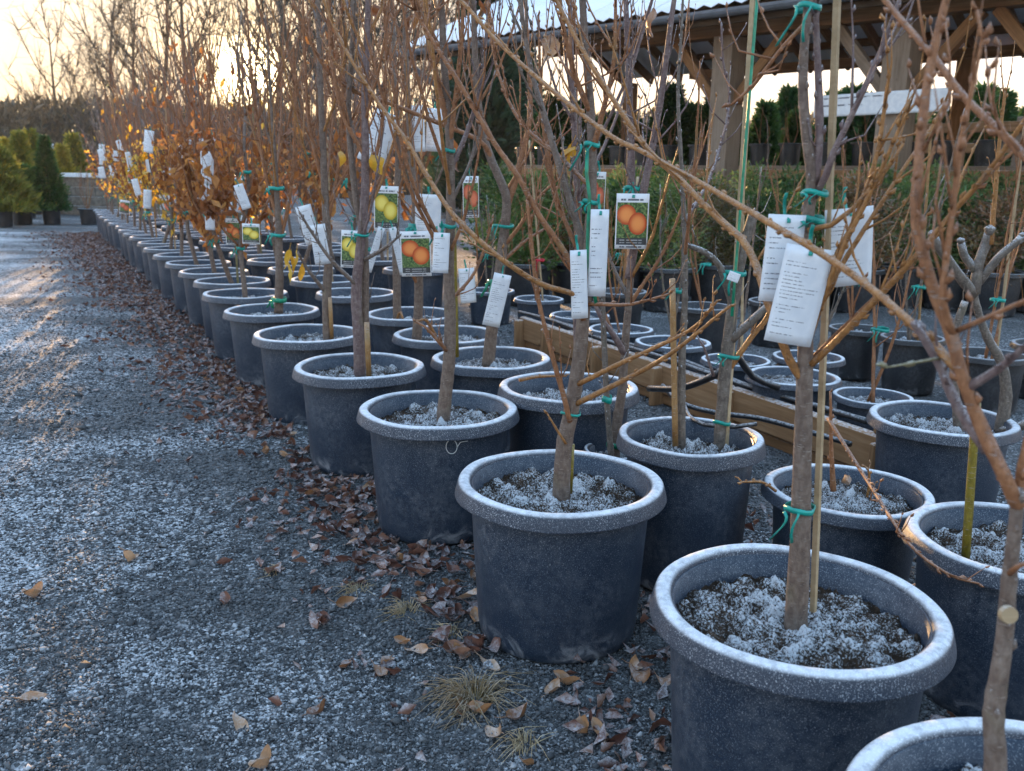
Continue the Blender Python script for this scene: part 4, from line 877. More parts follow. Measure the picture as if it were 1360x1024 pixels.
THIRD = [(-.75, 6.85), (-1.1, 7.6), (-1.5, 8.35), (-1.95, 9.1), (-2.45, 9.95), (-3.0, 10.9), (-3.6, 11.9)]
for i, (x, y) in enumerate(THIRD): row_tree(x, y, (i * 5 + 4) % 6, 'upright young tree, %s along the third row behind the brown-leaved trees' % ORD[i], 'bare young trees in the third row', seed=60 + i, leafy=60, lmat='leaf_brown')

# ------------------------------------------------------------------ timber-edged bed with irrigation pipes
T0, T1 = Vector((.06, 5.72, 0)), Vector((1.36, 2.98, 0)); TD = (T1 - T0).normalized(); TN = Vector((-TD.y, TD.x, 0))     # TN points away from the camera side
def tp(s, n, z): return T0 + TD * s + TN * n + Vector((0, 0, z))
TL = (T1 - T0).length
tb = thing('timber_edging', 'low edging of weathered brown planks on blocks, running between the pot rows', 'edging', tuple((T0 + T1) / 2))
cuts = [0, 1.05, 2.12, TL]
for k in range(3):
    board('plank', tp(cuts[k] + .006, 0, .125), tp(cuts[k + 1] - .006, .0, .125), .045, .145, M['timber'], tb)
    board('plank', tp(cuts[k] + .02, .012, .022), tp(cuts[k + 1] - .012, .012, .022), .04, .05, M['beam'], tb)
for s in (.05, .42, 1.02, 1.6, 2.14, TL - .06): board('block', tp(s, -.034, -.01), tp(s, -.034, .185), .085, .03, M['timber'], tb, up=tuple(TD))
board('end_block', tp(TL - .12, .03, .235), tp(TL - .02, .03, .235), .09, .07, M['timber'], tb)
for k in range(2): board('cross_plank', tp(.5 + k * 1.4, .04, .16), tp(.55 + k * 1.4, .62, .16), .09, .03, M['timber'], tb)
def pipe(label, pts, r):
    mb = MB(); tube(mb, catmull(pts, .04), r, 10); return tag(obj('irrigation_pipe', mb.mesh('irrigation_pipe'), M['pipe']), label, 'pipe')
pipe('black irrigation pipe lying along the top of the timber edging', [tuple(tp(s, .03 + .012 * math.sin(s * 3), .212 + .006 * math.sin(s * 5))) for s in np.linspace(-.1, TL - .2, 14)], .012)
pipe('second black irrigation pipe running just behind the timber edging', [tuple(tp(s, .085 + .02 * math.sin(s * 2.2), .205 + .01 * math.cos(s * 4))) for s in np.linspace(.3, TL + .3, 14)], .011)
pipe('black pipe sagging low across the face of the timber edging', [tuple(at(x, y, Y)) for (x, y, Y) in ((880, 512, 3.75), (905, 535, 3.52), (950, 548, 3.4), (1010, 556, 3.25), (1080, 575, 3.05), (1130, 590, 2.93))], .010)
pipe('short black hose curling up behind the two slim frosted stems', [tuple(at(x, y, Y)) for (x, y, Y) in ((862, 516, 3.55), (900, 516, 3.3), (935, 505, 3.15), (958, 492, 3.1), (975, 470, 3.15), (1000, 500, 3.2), (1035, 515, 3.2))], .013)
pipe('thin black hose drooping over the rim of the pot with two slim stems', [tuple(at(x, y, Y)) for (x, y, Y) in ((908, 535, 2.62), (915, 552, 2.52), (935, 564, 2.42), (975, 567, 2.36), (1005, 563, 2.36))], .006)

# small pots standing in the bed, and dark nursery pots on the gravel behind it
def whip_pot(x, y, Rr, H, label, group, seed, black=False, stems=2, h=1.0, mat='bark_red', tied=False, hi=0, ribbon=None):
    rg = np.random.default_rng(900 + seed); t = thing('potted_sapling', label, 'potted plant', (x, y, 0), 0, group); add_pot(t, Rr, H, hi, black=black); z0 = H * .86
    for k in range(stems):
        a = rg.uniform(0, 6.28); p0 = np.array([math.cos(a) * .02, math.sin(a) * .02, z0]); hh = h * rg.uniform(.7, 1.2); e = p0 + np.array([rg.normal(0, .12), rg.normal(0, .12), hh]); mb = MB()
        Q, q = shoot(mb, [p0, p0 * .5 + e * .5 + rg.standard_normal(3) * .03, e], .0075, .0025, 6, .05, True, rg, .006); sprout(mb, Q, q, rg, 6, .3, 4, .7, .25, .004, 1); obj('stem', mb.mesh('stem'), M[mat], t)
    if rg.random() < .6: stake_part(t, (.03, .0, z0), (.03 + rg.normal(0, .04), .0, z0 + h * 1.1), .007, M['stake_orange' if seed % 2 else 'stake'])
    if tied: tie_part(t, (.0, .0, z0 + .3), .03, M[ribbon or 'ribbon'], rg, .06, z_h=.025)
    return t
BED = [(1.20, 3.72, .20, .27, 'frosted pot in the timber bed behind the tagged tree'), (1.44, 3.46, .155, .25, 'low frosted pot at the corner end of the timber bed'), (1.06, 4.15, .165, .25, 'frosted pot between two others, touching the pipes of the timber bed'), (.84, 4.6, .20, .25, 'frosted pot of a bare sapling midway along the timber bed'), (.62, 5.05, .19, .24, 'frosted pot of a bare sapling towards the far end of the timber bed'), (.42, 5.55, .19, .24, 'frosted pot at the far corner end of the timber bed'), (1.42, 4.2, .17, .26, 'small frosted pot standing one row behind the timber bed')]
for i, (x, y, r_, h_, lb) in enumerate(BED): whip_pot(x, y, r_, h_, lb, None, i, stems=1 + i % 2, h=.8, mat=['bark_frost', 'bark_red', 'bark_grey'][i % 3], tied=i % 2 == 1)
DARK = [(1.93, 4.95, .155, .28, 'dark nursery pot with a pale cane, beside another black pot on frosted gravel'), (2.10, 4.62, .165, .29, 'dark nursery pot between two black pots on frosted gravel'), (2.30, 4.22, .18, .28, 'dark nursery pot behind the gnarled pollarded tree'), (2.75, 4.5, .18, .28, 'dark nursery pot standing apart beyond the gnarled pollarded tree'), (.18, 6.22, .18, .25, 'grey pot with a red ribbon on its stem, beyond the end of the timber edging'), (-.17, 6.65, .185, .25, 'grey pot with a bare sapling next to the red-ribboned one'), (1.2, 5.6, .2, .3, 'black pot with bare sapling in front of the evergreen shrubs'), (.75, 6.3, .2, .3, 'black pot with sapling behind the far corner of the timber bed'), (1.75, 5.9, .19, .3, 'black pot with bare sapling half way to the evergreen shrubs')]
for i, (x, y, r_, h_, lb) in enumerate(DARK): whip_pot(x, y, r_, h_, lb, None, 40 + i, black=i not in (4, 5), stems=2, h=1.0, mat=['bark_red', 'bark_frost', 'bark_red', 'bark_orange'][i % 4], tied=True, ribbon='ribbon_red' if i == 4 else None)

# ------------------------------------------------------------------ evergreen shrubs in black pots
def shrub_mesh(seed, h=1.05, w=.48, n=2600, size=.075, shape='round', mat='leaf_green'):
    rg = np.random.default_rng(seed); nc = 46
    u = rg.random(nc); a = rg.uniform(0, 6.283, nc); z = .02 + u * h; prof = np.sin(np.pi * np.clip(u * .82 + .16, 0, 1)) ** .7; rr = w * prof * np.sqrt(rg.random(nc)) * 1.05
    C = np.stack([rr * np.cos(a), rr * np.sin(a), z], 1); i = rg.integers(0, nc, n); off = rg.standard_normal((n, 3)) * np.array([.085, .085, .075])
    P = C[i] + off; d = off * 6 + np.array([0, 0, .35]) + rg.standard_normal((n, 3)) * .35; d[:, :2] += P[:, :2] * .8
    me = leaf_cloud('foliage', P, d, size * rg.uniform(.6, 1.25, n), None, seed, .42, .35, hue=((i * .137) % 1) * .5 + rg.random(n) * .35); me.materials.append(M[mat]); 
    mb = MB()
    for k in range(7):
        c = C[rg.integers(0, nc)]; tube(mb, catmull([(rg.normal(0, .02), rg.normal(0, .02), -.02), (c[0] * .5, c[1] * .5, c[2] * .55), tuple(c)], .1), np.linspace(.011, .004, len(catmull([(0, 0, -.02), (c[0] * .5, c[1] * .5, c[2] * .55), tuple(c)], .1)))[0] * .7, 5)
    st = mb.mesh('stems'); st.materials.append(M['bark_red']); return me, st
SHRUB = [shrub_mesh(300 + i, [1.0, 1.15, .9, 1.05][i], .46, 2800, [.085, .07, .10, .08][i], 'round', ['leaf_green', 'leaf_green', 'leaf_green', 'leaf_olive'][i]) for i in range(4)]
def shrub(x, y, v, label, group, H=.36, Rr=.24, s=1.0):
    t = thing('potted_shrub', label, 'potted shrub', (x, y, 0), R.uniform(0, 6.28), group)
    p = obj('pot', POT_BLACK[0], None, t, None, None, (Rr / .25, Rr / .25, H / .383)); obj('rim', POT_BLACK[1], None, p); obj('soil', SOIL_LO[v % 2], None, t, None, None, (Rr / .25, Rr / .25, H / .383))
    obj('stems', SHRUB[v][1], None, t, (0, 0, H * .85), None, s); kind(obj('foliage', SHRUB[v][0], None, t, (0, 0, H * .92), None, s), 'stuff'); return t
for i, px in enumerate(np.arange(700, 1480, 62)):
    y = 7.7 + .25 * math.sin(i * 1.7); p = at(px, 380, y); v = [0, 3, 2, 1, 3, 0, 2, 3, 1, 2, 3, 0, 3][i % 13]
    shrub(p.x, y, v, '%s shrub in black pot, %s in the hedge front line from the red-ribboned pot' % ('bronze-tinted' if v == 3 else 'green', ORD[i]), 'evergreen shrubs in the front line' if v != 3 else 'bronze shrubs in the front line', s=R.uniform(.58, .70))
for i, px in enumerate(np.arange(660, 1480, 55)):
    y = 8.75 + .3 * math.sin(i * 2.3); p = at(px, 380, y); v = (i * 3 + 1) % 3
    shrub(p.x, y, v, 'taller evergreen shrub in black pot, second line of the hedge before the shed', 'evergreen shrubs in the second line', s=R.uniform(.62, .74))
for i, p in enumerate(BENCH):
    t = thing('nursery_pot', 'black nursery pot with a small bare plant on the shed bench', 'pot', tuple(p), 0, 'black pots on the shed bench'); s = R.uniform(.14, .18)
    q = obj('pot', POT_BLACK[0], None, t, None, None, (s / .25, s / .25, .72)); obj('rim', POT_BLACK[1], None, q); obj('soil', SOIL_LO[0], None, t, None, None, (s / .25, s / .25, .72))
    rg = np.random.default_rng(i); mb = MB()
    for k in range(3): shoot(mb, [(0, 0, .22), (rg.normal(0, .05), rg.normal(0, .05), .4), (rg.normal(0, .1), rg.normal(0, .1), .6 + .2 * rg.random())], .006, .002, 4, .08, True, rg)
    obj('stem', mb.mesh('stem'), M['bark_red'], t)

# ------------------------------------------------------------------ conifers
def conifer_mesh(seed, h, w, n, size, mat, power=.9, base=.0):
    rg = np.random.default_rng(seed); u = rg.random(n) ** 1.25; a = rg.uniform(0, 6.283, n); z = base + u * (h - base)
    lump = 1 + .22 * np.sin(a * 4 + z * 9 / h * 1.5 + seed) + .16 * np.sin(a * 7 - z * 21 / h * 1.4) + .16 * rg.standard_normal(n).clip(-1, 1.6)
    rmax = w * (1 - u) ** power * lump + .02; rr = rmax * np.sqrt(rg.uniform(.35, 1, n)); P = np.stack([rr * np.cos(a), rr * np.sin(a), z], 1)
    d = np.stack([np.cos(a), np.sin(a), rg.uniform(.2, 1.1, n)], 1) + rg.standard_normal((n, 3)) * .3
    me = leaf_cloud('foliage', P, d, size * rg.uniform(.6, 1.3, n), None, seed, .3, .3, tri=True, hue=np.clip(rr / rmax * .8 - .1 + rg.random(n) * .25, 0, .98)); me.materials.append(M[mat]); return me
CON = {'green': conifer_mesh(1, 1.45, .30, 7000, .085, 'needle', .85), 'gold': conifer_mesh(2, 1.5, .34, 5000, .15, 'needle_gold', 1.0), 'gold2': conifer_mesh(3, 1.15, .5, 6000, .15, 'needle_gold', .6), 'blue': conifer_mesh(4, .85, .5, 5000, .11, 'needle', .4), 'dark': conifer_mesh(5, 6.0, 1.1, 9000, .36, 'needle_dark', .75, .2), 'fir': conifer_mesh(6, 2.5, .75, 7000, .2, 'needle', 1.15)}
TRUNK_ = None
def conifer(px, Y, key, label, pot=(.2, .33), s=1.0, group=None, name='potted_conifer', cat='conifer'):
    x = at(px, 300, Y).x; t = thing(name, label, cat, (x, Y, 0), R.uniform(0, 6.28), group); z = 0
    if pot:
        q = obj('pot', POT_BLACK[0], None, t, None, None, (pot[0] / .25, pot[0] / .25, pot[1] / .383)); obj('rim', POT_BLACK[1], None, q); z = pot[1] * .85
    mb = MB(); h = CON[key].vertices[0].co.z; zz = max(v.co.z for v in list(CON[key].vertices)[::7]); tube(mb, [(0, 0, 0 if not pot else z - .1), (0, 0, z + zz * s * .85)], [.03 * s * (3 if not pot else 1), .008], 6); obj('trunk', mb.mesh('trunk'), M['bark_dark'], t)
    kind(obj('crown', CON[key], None, t, (0, 0, z), None, s), 'stuff'); return t
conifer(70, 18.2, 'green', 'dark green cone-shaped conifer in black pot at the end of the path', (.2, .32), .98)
conifer(31, 18.0, 'blue', 'bushy green conifer in black pot with golden tips behind it', (.22, .34), 1.0)
conifer(4, 17.2, 'gold2', 'broad golden conifer in black pot at the left verge of the path', (.22, .34), 1.0)
conifer(38, 20.5, 'gold', 'tall golden conifer standing behind the bushy green one', (.22, .34), 1.02)
conifer(22, 21.6, 'gold', 'slim golden conifer behind the broad golden one', (.22, .34), .95)
conifer(52, 22.6, 'gold', 'golden conifer peeping over the cone-shaped green conifer', (.22, .34), 1.1)
conifer(92, 24.5, 'gold', 'golden conifer growing beyond the low wall near its end', None, 1.1)
conifer(108, 25.5, 'gold', 'taller golden conifer growing beyond the low wall', None, 1.3)
conifer(-14, 19.5, 'gold', 'golden conifer at the verge beside the broad golden one', (.22, .34), 1.0)
whip_pot(at(119, 300, 18.4).x, 18.4, .20, .32, 'black pot with a bare twiggy bush at the end of the path', None, 77, black=True, stems=5, h=.8)
for i, (px, Y, s) in enumerate(((642, 24, 1.0), (668, 25, .95), (622, 27, .85), (690, 27, .8))): conifer(px, Y, 'dark', 'tall dark evergreen tree rising behind the end of the shed', None, s, 'dark evergreens behind the shed end', 'evergreen_tree', 'tree')
for i, px in enumerate(range(706, 1470, 27)): conifer(px + R.uniform(-12, 12), 17 + R.uniform(-1.5, 1.5), 'fir', 'mid-green field-grown conifer seen through the open shed', None, R.uniform(.82, 1.08), 'conifers seen through the shed', 'conifer_tree', 'tree')

# ------------------------------------------------------------------ low wall at the end of the path
w0, w1 = at(80, 260, 22.5), at(330, 260, 20.5); w0.z = w1.z = 0
wl_ = thing('low_wall', 'low block wall with a frosted pale coping at the end of the path', 'wall', tuple((w0 + w1) / 2)); wd = (w1 - w0); wlen = wd.length; wd.normalize()
nb = 9
for c in range(4):
    for k in range(nb + 1):
        s0 = max(0, (k - .5 * (c % 2)) * wlen / nb) + .006; s1 = min(wlen, (k + 1 - .5 * (c % 2)) * wlen / nb) - .006
        if s1 - s0 > .05: board('block', w0 + wd * s0 + Vector((0, 0, c * .225 + .11)), w0 + wd * s1 + Vector((0, 0, c * .225 + .11)), .22, .217, M['wall'], wl_)
for k in range(5): board('coping', w0 + wd * (k * wlen / 5 + .004) + Vector((0, 0, .95)), w0 + wd * ((k + 1) * wlen / 5 - .004) + Vector((0, 0, .95)), .34, .10, M['roof'], wl_)

# ------------------------------------------------------------------ far buildings, bare trees and woodland
def greenhouse(px, Y, wid, label):
    c = at(px, 220, Y); t = thing('greenhouse', label, 'greenhouse', (c.x, c.y, 0)); L2 = wid / 2
    for k in range(int(wid / 1.2)):
        s0 = -L2 + k * 1.2; board('wall_panel', Vector((c.x + s0 + .02, c.y, .95)), Vector((c.x + s0 + 1.18, c.y, .95)), .05, 1.9, M['stone'], t, bev=0)
        mb = MB(); V = [(s0 + .01, -.1, 1.9), (s0 + 1.19, -.1, 1.9), (s0 + 1.19, 2.2, 2.9), (s0 + .01, 2.2, 2.9), (s0 + .01, -.1, 1.95), (s0 + 1.19, -.1, 1.95), (s0 + 1.19, 2.2, 2.95), (s0 + .01, 2.2, 2.95)]; mb.add(V, BOXF); obj('roof_panel', mb.mesh('roof_panel', False), M['roof'], t)
greenhouse(30, 66, 4.8, 'pale low greenhouse far off beyond the golden conifers')
def bare_tree_meshes(seed, H, spread, dens):
    rg = np.random.default_rng(seed); mt, mc = MB(), MB(); pts = [(0, 0, -.1)] + [(rg.normal(0, .03 * H) * z, rg.normal(0, .03 * H) * z, z * H) for z in (.3, .6, 1.0)]
    P, r = shoot(mt, pts, H * .014, H * .002, 7, H / 16, True, rg)
    for k in range(dens):
        f = rg.uniform(.25, .97); i = int(f * (len(P) - 1)); a = k * 2.4 + rg.normal(0, .4); L = H * rg.uniform(.22, .45) * (1.2 - f * .7) * spread
        d = np.array([math.cos(a) * .75, math.sin(a) * .75, .85]); d /= np.linalg.norm(d)
        Q, q = shoot(mc, [P[i], P[i] + d * L * .5, P[i] + (d + np.array([0, 0, .3])) * L], min(r[i] * .55, H * .0048), H * .0010, 5, L / 6, True, rg)
        for m in range(6):
            j = rg.integers(1, len(Q)); L2 = L * rg.uniform(.25, .55); d2 = d * .5 + rg.standard_normal(3) * .5 + np.array([0, 0, .45]); d2 /= np.linalg.norm(d2)
            Q2, q2 = shoot(mc, [Q[j], Q[j] + d2 * L2 * .6, Q[j] + (d2 + np.array([0, 0, .2])) * L2], H * .0024, H * .0009, 4, L2 / 3, False, rg)
            for w in range(6):
                e = rg.integers(0, len(Q2)); L3 = L2 * rg.uniform(.3, .7); d3 = d2 * .5 + rg.standard_normal(3) * .6 + np.array([0, 0, .3]); shoot(mc, [Q2[e], Q2[e] + d3 / np.linalg.norm(d3) * L3], H * .0012, H * .0005, 3, L3, False, rg, 0, 0)
    a, b = mt.mesh('trunk'), mc.mesh('crown'); a.materials.append(M['bark_dark']); b.materials.append(M['bark_dark']); return a, b
BARE = [bare_tree_meshes(400 + i, 9, [1.0, .8, 1.1, .7][i], [19, 22, 17, 24][i]) for i in range(4)]
FARB = [(82, 62, 2, 1.15, 'lone bare tree with a spreading crown rising above the woodland'), (112, 66, 0, .95, 'slender bare tree beside the lone spreading one'), (62, 64, 3, .75, 'thin leaning bare tree left of nothing but sky')]
FARB[2] = (62, 64, 3, .75, 'thin bare tree on the open side of the lone spreading one')
for (px, Y, v, s, lb) in FARB:
    t = thing('bare_tree', lb, 'tree', (at(px, 240, Y).x, Y, 0), R.uniform(0, 6.28)); obj('trunk', BARE[v][0], None, t, None, None, s); obj('crown', BARE[v][1], None, t, None, None, s)
for i, (px, Y, s) in enumerate([(165, 52, 1.15), (190, 48, 1.1), (222, 50, 1.35), (258, 48, 1.4), (352, 50, 1.1), (376, 47, 1.5), (400, 38, 1.35), (428, 44, 1.5), (455, 40, 1.4), (480, 46, 1.55), (508, 42, 1.4), (540, 48, 1.5), (575, 44, 1.3), (135, 60, .9), (610, 50, 1.3)]):
    t = thing('bare_tree', 'tall bare deciduous tree in the grove behind the young trees, dark against the sunrise', 'tree', (at(px, 240, Y).x, Y, 0), R.uniform(0, 6.28), 'bare trees of the grove'); v = i % 4; obj('trunk', BARE[v][0], None, t, None, None, s); obj('crown', BARE[v][1], None, t, None, None, s)
def woodland():
    rg = np.random.default_rng(9); n = 90000; ang = rg.uniform(-.62, .62, n); dist = rg.uniform(62, 95, n); x = np.sin(ang) * dist * 1.2; y = np.cos(ang) * dist
    top = 4.2 + 1.9 * vnoise(x * .12 + 40, y * .02, 5) + .9 * vnoise(x * .5 + 9, y * .03, 6); top = top * (.8 + .3 * (dist - 62) / 33); z = top * rg.random(n) ** .8
    d = rg.standard_normal((n, 3)) * .5 + np.array([0, 0, .8]); me = leaf_cloud('woodland', np.stack([x, y, z], 1), d, rg.uniform(.35, .95, n), None, 9, .28, .2, tri=True); me.materials.append(M['far_wood']); return kind(obj('woodland', me, None), 'stuff')
woodland()

# ------------------------------------------------------------------ tags, labels and the long paper sign
def card(px, py, wpx, hpx, Y, mat, label, tilt=0.0, yaw=0.0, lean=0.0, curl=.15, group=None, name='plant_label', tie=.03, ribbon='ribbon', cat='label'):
    """py: top edge; the card hangs from a loop at its top"""
    p = at(px, py, Y); k = Y / FPX * 1.02; w, h = wpx * k, hpx * k; n, m = 7, 9; V = []; UV = []
    for j in range(m + 1):
        v = j / m
        for i in range(n + 1):
            u = i / n; V.append(((u - .5) * w, -curl * w * math.sin(u * math.pi) * .5 + curl * h * .25 * (1 - v) ** 2, (v - 1) * h)); UV.append((u, v))
    F = [(j * (n + 1) + i, j * (n + 1) + i + 1, (j + 1) * (n + 1) + i + 1, (j + 1) * (n + 1) + i) for j in range(m) for i in range(n)]
    me = bpy.data.meshes.new(name); me.from_pydata(V, [], F); uv = me.uv_layers.new(name='UVMap')
    for lp in me.loops: uv.data[lp.index].uv = UV[lp.vertex_index]
    me.materials.append(M[mat]); me.polygons.foreach_set('use_smooth', np.ones(len(F), bool))
    o = obj(name, me, None, None, tuple(p), (lean, tilt, yaw)); o.modifiers.new('s', 'SOLIDIFY').thickness = .0007; tag(o, label, cat, group)
    if tie:
        mb = MB(); tw = max(.006, w * .09); q = []
        for i in range(6):
            a = i / 5; q += [(-tw / 2 + .002 * math.sin(a * 5), .006 + .010 * math.sin(a * 3.1), -.012 + a * (tie + .014)), (tw / 2 + .002 * math.sin(a * 5), .008 + .010 * math.sin(a * 3.1), -.012 + a * (tie + .014))]
        mb.add(q, [(2 * i, 2 * i + 1, 2 * i + 3, 2 * i + 2) for i in range(5)]); mb.add(np.array(q[:4]) + np.array([0, -.016, 0]), [(0, 1, 3, 2)]); c = obj('tie', mb.mesh('tie'), M[ribbon], o); c.modifiers.new('s', 'SOLIDIFY').thickness = .0008
    return o
card(1046, 285, 50, 112, 1.385, 'paper2', 'large white paper tag hanging behind another on the ribbon-tied trunk', .03, .10)
card(1077, 328, 62, 130, 1.345, 'paper3', 'glossy white printed tag hanging foremost on the ribbon-tied trunk', .14, -.08, .03, .12)
card(1128, 276, 66, 100, 1.43, 'paper1', 'slanted white paper tag on the side branches of the ribbon-tied trunk', -.10, .15)
card(841, 257, 42, 70, 2.615, 'fruit_red', 'picture label of two orange fruits on the forked grey tree', 0.0, .02, 0, .05)
card(551, 307, 39, 58, 3.98, 'fruit_red', 'picture label of two red-orange fruits hanging by the drooping orange twig', -.03, .05, 0, .05)
card(513, 247, 31, 57, 4.40, 'fruit_yellow', 'picture label of two yellow fruits hanging above two narrow white strips', .02, .05, 0, .05)
card(625, 234, 21, 52, 3.46, 'fruit_coral', 'narrow picture label of coral fruits beside the leaning tree', -.02, .3, 0, .05)
card(794, 228, 22, 56, 2.80, 'fruit_coral', 'picture label of dark red fruits half hidden behind the ribboned trunk', .02, -.3, 0, .05)
card(467, 306, 26, 48, 3.6, 'fruit_yellow', 'faded picture label with green leaf print by the twin stems', .05, .1, 0, .05)
card(587, 309, 21, 52, 2.64, 'paper2', 'small white printed tag on the pale green-grey trunk', .05, .1)
card(569, 258, 33, 49, 4.02, 'paper1', 'square white printed tag above the red-orange fruit label', .03, .05)
card(797, 278, 24, 112, 1.985, 'paper1', 'long white paper strip on the green-ribboned trunk', .0, .1)
card(768, 332, 22, 90, 1.975, 'paper3', 'second long paper strip, partly behind the green-ribboned trunk', -.06, .1)
card(619, 356, 21, 46, 3.5, 'paper2', 'white tag with rounded corners low on the mossy cane', -.08, .2)
card(668, 364, 24, 70, 3.50, 'paper3', 'tilted white tag low on the trunk that leans right', .22, .3)
card(516, 150, 34, 66, 4.55, 'paper2', 'large sail-like white sheet tilted in the branches', .38, .2, 0, .3)
card(552, 140, 20, 56, 4.6, 'paper1', 'white sheet hanging beside the sail-like one', -.05, .3, 0, .25)
card(578, 144, 20, 52, 4.7, 'paper3', 'wide white sheet high between the upright trunks', .04, .2, 0, .2)
card(402, 273, 20, 50, 3.93, 'paper2', 'white tag curling upward on the slender grey tree', -.25, .3, 0, .4)
card(421, 298, 20, 52, 3.92, 'paper1', 'white tag hanging below the curling one on the slender grey tree', -.12, .3, 0, .3)
card(507, 302, 9, 60, 4.3, 'paper1', 'narrow white strip dangling below the yellow fruit label, slanted', .32, .2, 0, .1); card(521, 302, 9, 62, 4.3, 'paper1', 'narrow white strip below the yellow fruit label, hanging nearly straight', -.22, .2, 0, .1)
card(275, 201, 16, 40, 5.6, 'paper2', 'white tag high among the brown leaves', .05, .2); card(316, 245, 12, 32, 5.0, 'paper1', 'small slanted tag beside the brown-leaved trunks', -.3, .2)
card(278, 274, 12, 30, 5.6, 'paper3', 'small upright tag below the high white tag', .03, .1); card(333, 297, 22, 26, 5.0, 'fruit_yellow', 'picture label among low brown leaves near the green-wrapped base', .03, .1, 0, .05); card(309, 290, 18, 34, 5.35, 'fruit_red', 'orange picture label in the low brown leaves', .03, .1, 0, .05)
card(977, 362, 16, 12, 2.30, 'paper1', 'tiny white tag tucked in the teal tie of the pale stake', .35, .1, 0, .1, tie=0)
for i in range(36):
    f = R.random(); q = FRONT[2 + int(f * 13)]; Y = q[1] - .12; c = Vector((q[0] + R.uniform(-.25, .3), Y, R.uniform(.75, 1.45))); u = (c.x) / (c.y)
    mb = None; o = card(680, 300, R.uniform(10, 20) * 6 / Y, R.uniform(24, 36) * 6 / Y, Y, R.choice(['paper1', 'paper2', 'paper3', 'fruit_coral']), 'small tag fluttering among the far trees of the front row', R.uniform(-.3, .3), R.uniform(-.4, .4), 0, .2, 'tags on the far trees'); o.location = c
_sp = SHED_P(SHED_S(1168, .43), .43, 2.0); _yaw = math.atan2(SDIR.y, SDIR.x)
sg = card(1168, 122, 122 / math.cos(_yaw), 27, _sp.y, 'hand', 'long white handwritten paper sign across the stout shed post', -.012, _yaw, 0, .01, name='paper_sign', tie=0, cat='sign')

# ------------------------------------------------------------------ fallen leaves, dry grass, stones
POTS = [(.62, .83, .25), (.494, 1.405, .25), (.118, 2.02, .25), (-.227, 2.68, .25), (-.575, 3.29, .25), (-.92, 3.97, .25), (-1.27, 4.66, .25), (1.075, 1.75, .23), (.86, 2.16, .21), (.485, 2.32, .2), (.19, 2.9, .236), (-.085, 3.54, .245), (-.31, 4.1, .25), (-.53, 4.64, .25), (1.375, 2.75, .226)] + [(x, y, .25) for x, y in FRONT + SECOND]
def free(x, y, m=0.0): return all((x - a) ** 2 + (y - b) ** 2 > (r_ * .80 + m) ** 2 for a, b, r_ in POTS)
def row_x(y): return .494 - .545 * (y - 1.405)             # line of the front row of pots
LAB = {'F': ('curled dark brown fallen leaf in the litter beside the frosted pots', 'dark fallen leaves beside the pots'), 'T': ('pale tan fallen leaf on the gravel near the pots', 'tan fallen leaves near the pots'), 'L': ('stray frosted leaf lying alone out on the gravel path', 'stray leaves on the path')}
def drop(x, y, kind_, s=1.0, mesh=None, fz=0):
    me = mesh or R.choice(LEAF_T if kind_ == 'T' or (kind_ == 'L' and R.random() < .6) else LEAF_F); o = obj('fallen_leaf', me, None, None, (x, y, float(ground_z(x, y)) + .004 + fz), (R.gauss(0, .28), R.gauss(0, .28), R.uniform(0, 6.28)), s * R.uniform(.75, 1.15)); lb, g = LAB[kind_]; return tag(o, lb, 'leaf', g)
n = 0
while n < 250:                                              # thick litter against the pots
    y = 1.85 + R.random() ** 1.1 * 3.2; d = R.choice([-1, -1, -1, 1]) * abs(R.gauss(0, .11)) - .20; x = row_x(y) + d
    if d > .5 or not free(x, y): continue
    drop(x, y, 'T' if R.random() < .15 else 'F', (.78 if y > 2.4 else .9), fz=R.choice([0, 0, .004, .010])); n += 1
for (px, py) in ((318, 962), (426, 942), (40, 930), (365, 758), (458, 800), (430, 828), (460, 882), (515, 878), (535, 852), (690, 950), (660, 972), (780, 968), (793, 970), (650, 885), (425, 826), (300, 800), (505, 890), (555, 862), (750, 905), (735, 915), (855, 895), (880, 900), (640, 945), (47, 793), (355, 1015), (700, 1010), (170, 745), (845, 885), (610, 940), (560, 790), (475, 745), (440, 700)):
    p = at_z(px, py); drop(p.x, p.y, 'T' if px > 600 else 'L', .85)
def litter():
    rg = np.random.default_rng(21); n = 26000; y = 1.0 + rg.random(n) ** .8 * 15; spread = .16 + .018 * y
    x = .494 - .545 * (y - 1.405) + .05 * np.clip(y - 10, 0, 9) * .5 - .22 + rg.normal(0, 1, n) * spread; side = rg.random(n) < .38; x[side] = (.494 - .545 * (y[side] - 1.405)) + rg.uniform(.1, 1.1, side.sum())
    ok = np.ones(n, bool)
    for a, b, r_ in POTS: ok &= (x - a) ** 2 + (y - b) ** 2 > (r_ * .78) ** 2
    x, y = x[ok], y[ok]; n = len(x); patch = vnoise(x * 3, y * 3, 8) > (.22 + .2 * (y < 2.3)); x, y = x[patch], y[patch]; n = len(x)
    d = rg.standard_normal((n, 3)); d[:, 2] *= .25; d[:, 2] += .08; P = np.stack([x, y, ground_z(x, y) + rg.uniform(.002, .02, n)], 1)
    me = leaf_cloud('leaf_litter', P, d, rg.uniform(.018, .055, n), None, 21, .55, .6); me.materials.append(M['leaf_fallen']); kind(obj('leaf_litter', me, None), 'stuff')
litter()
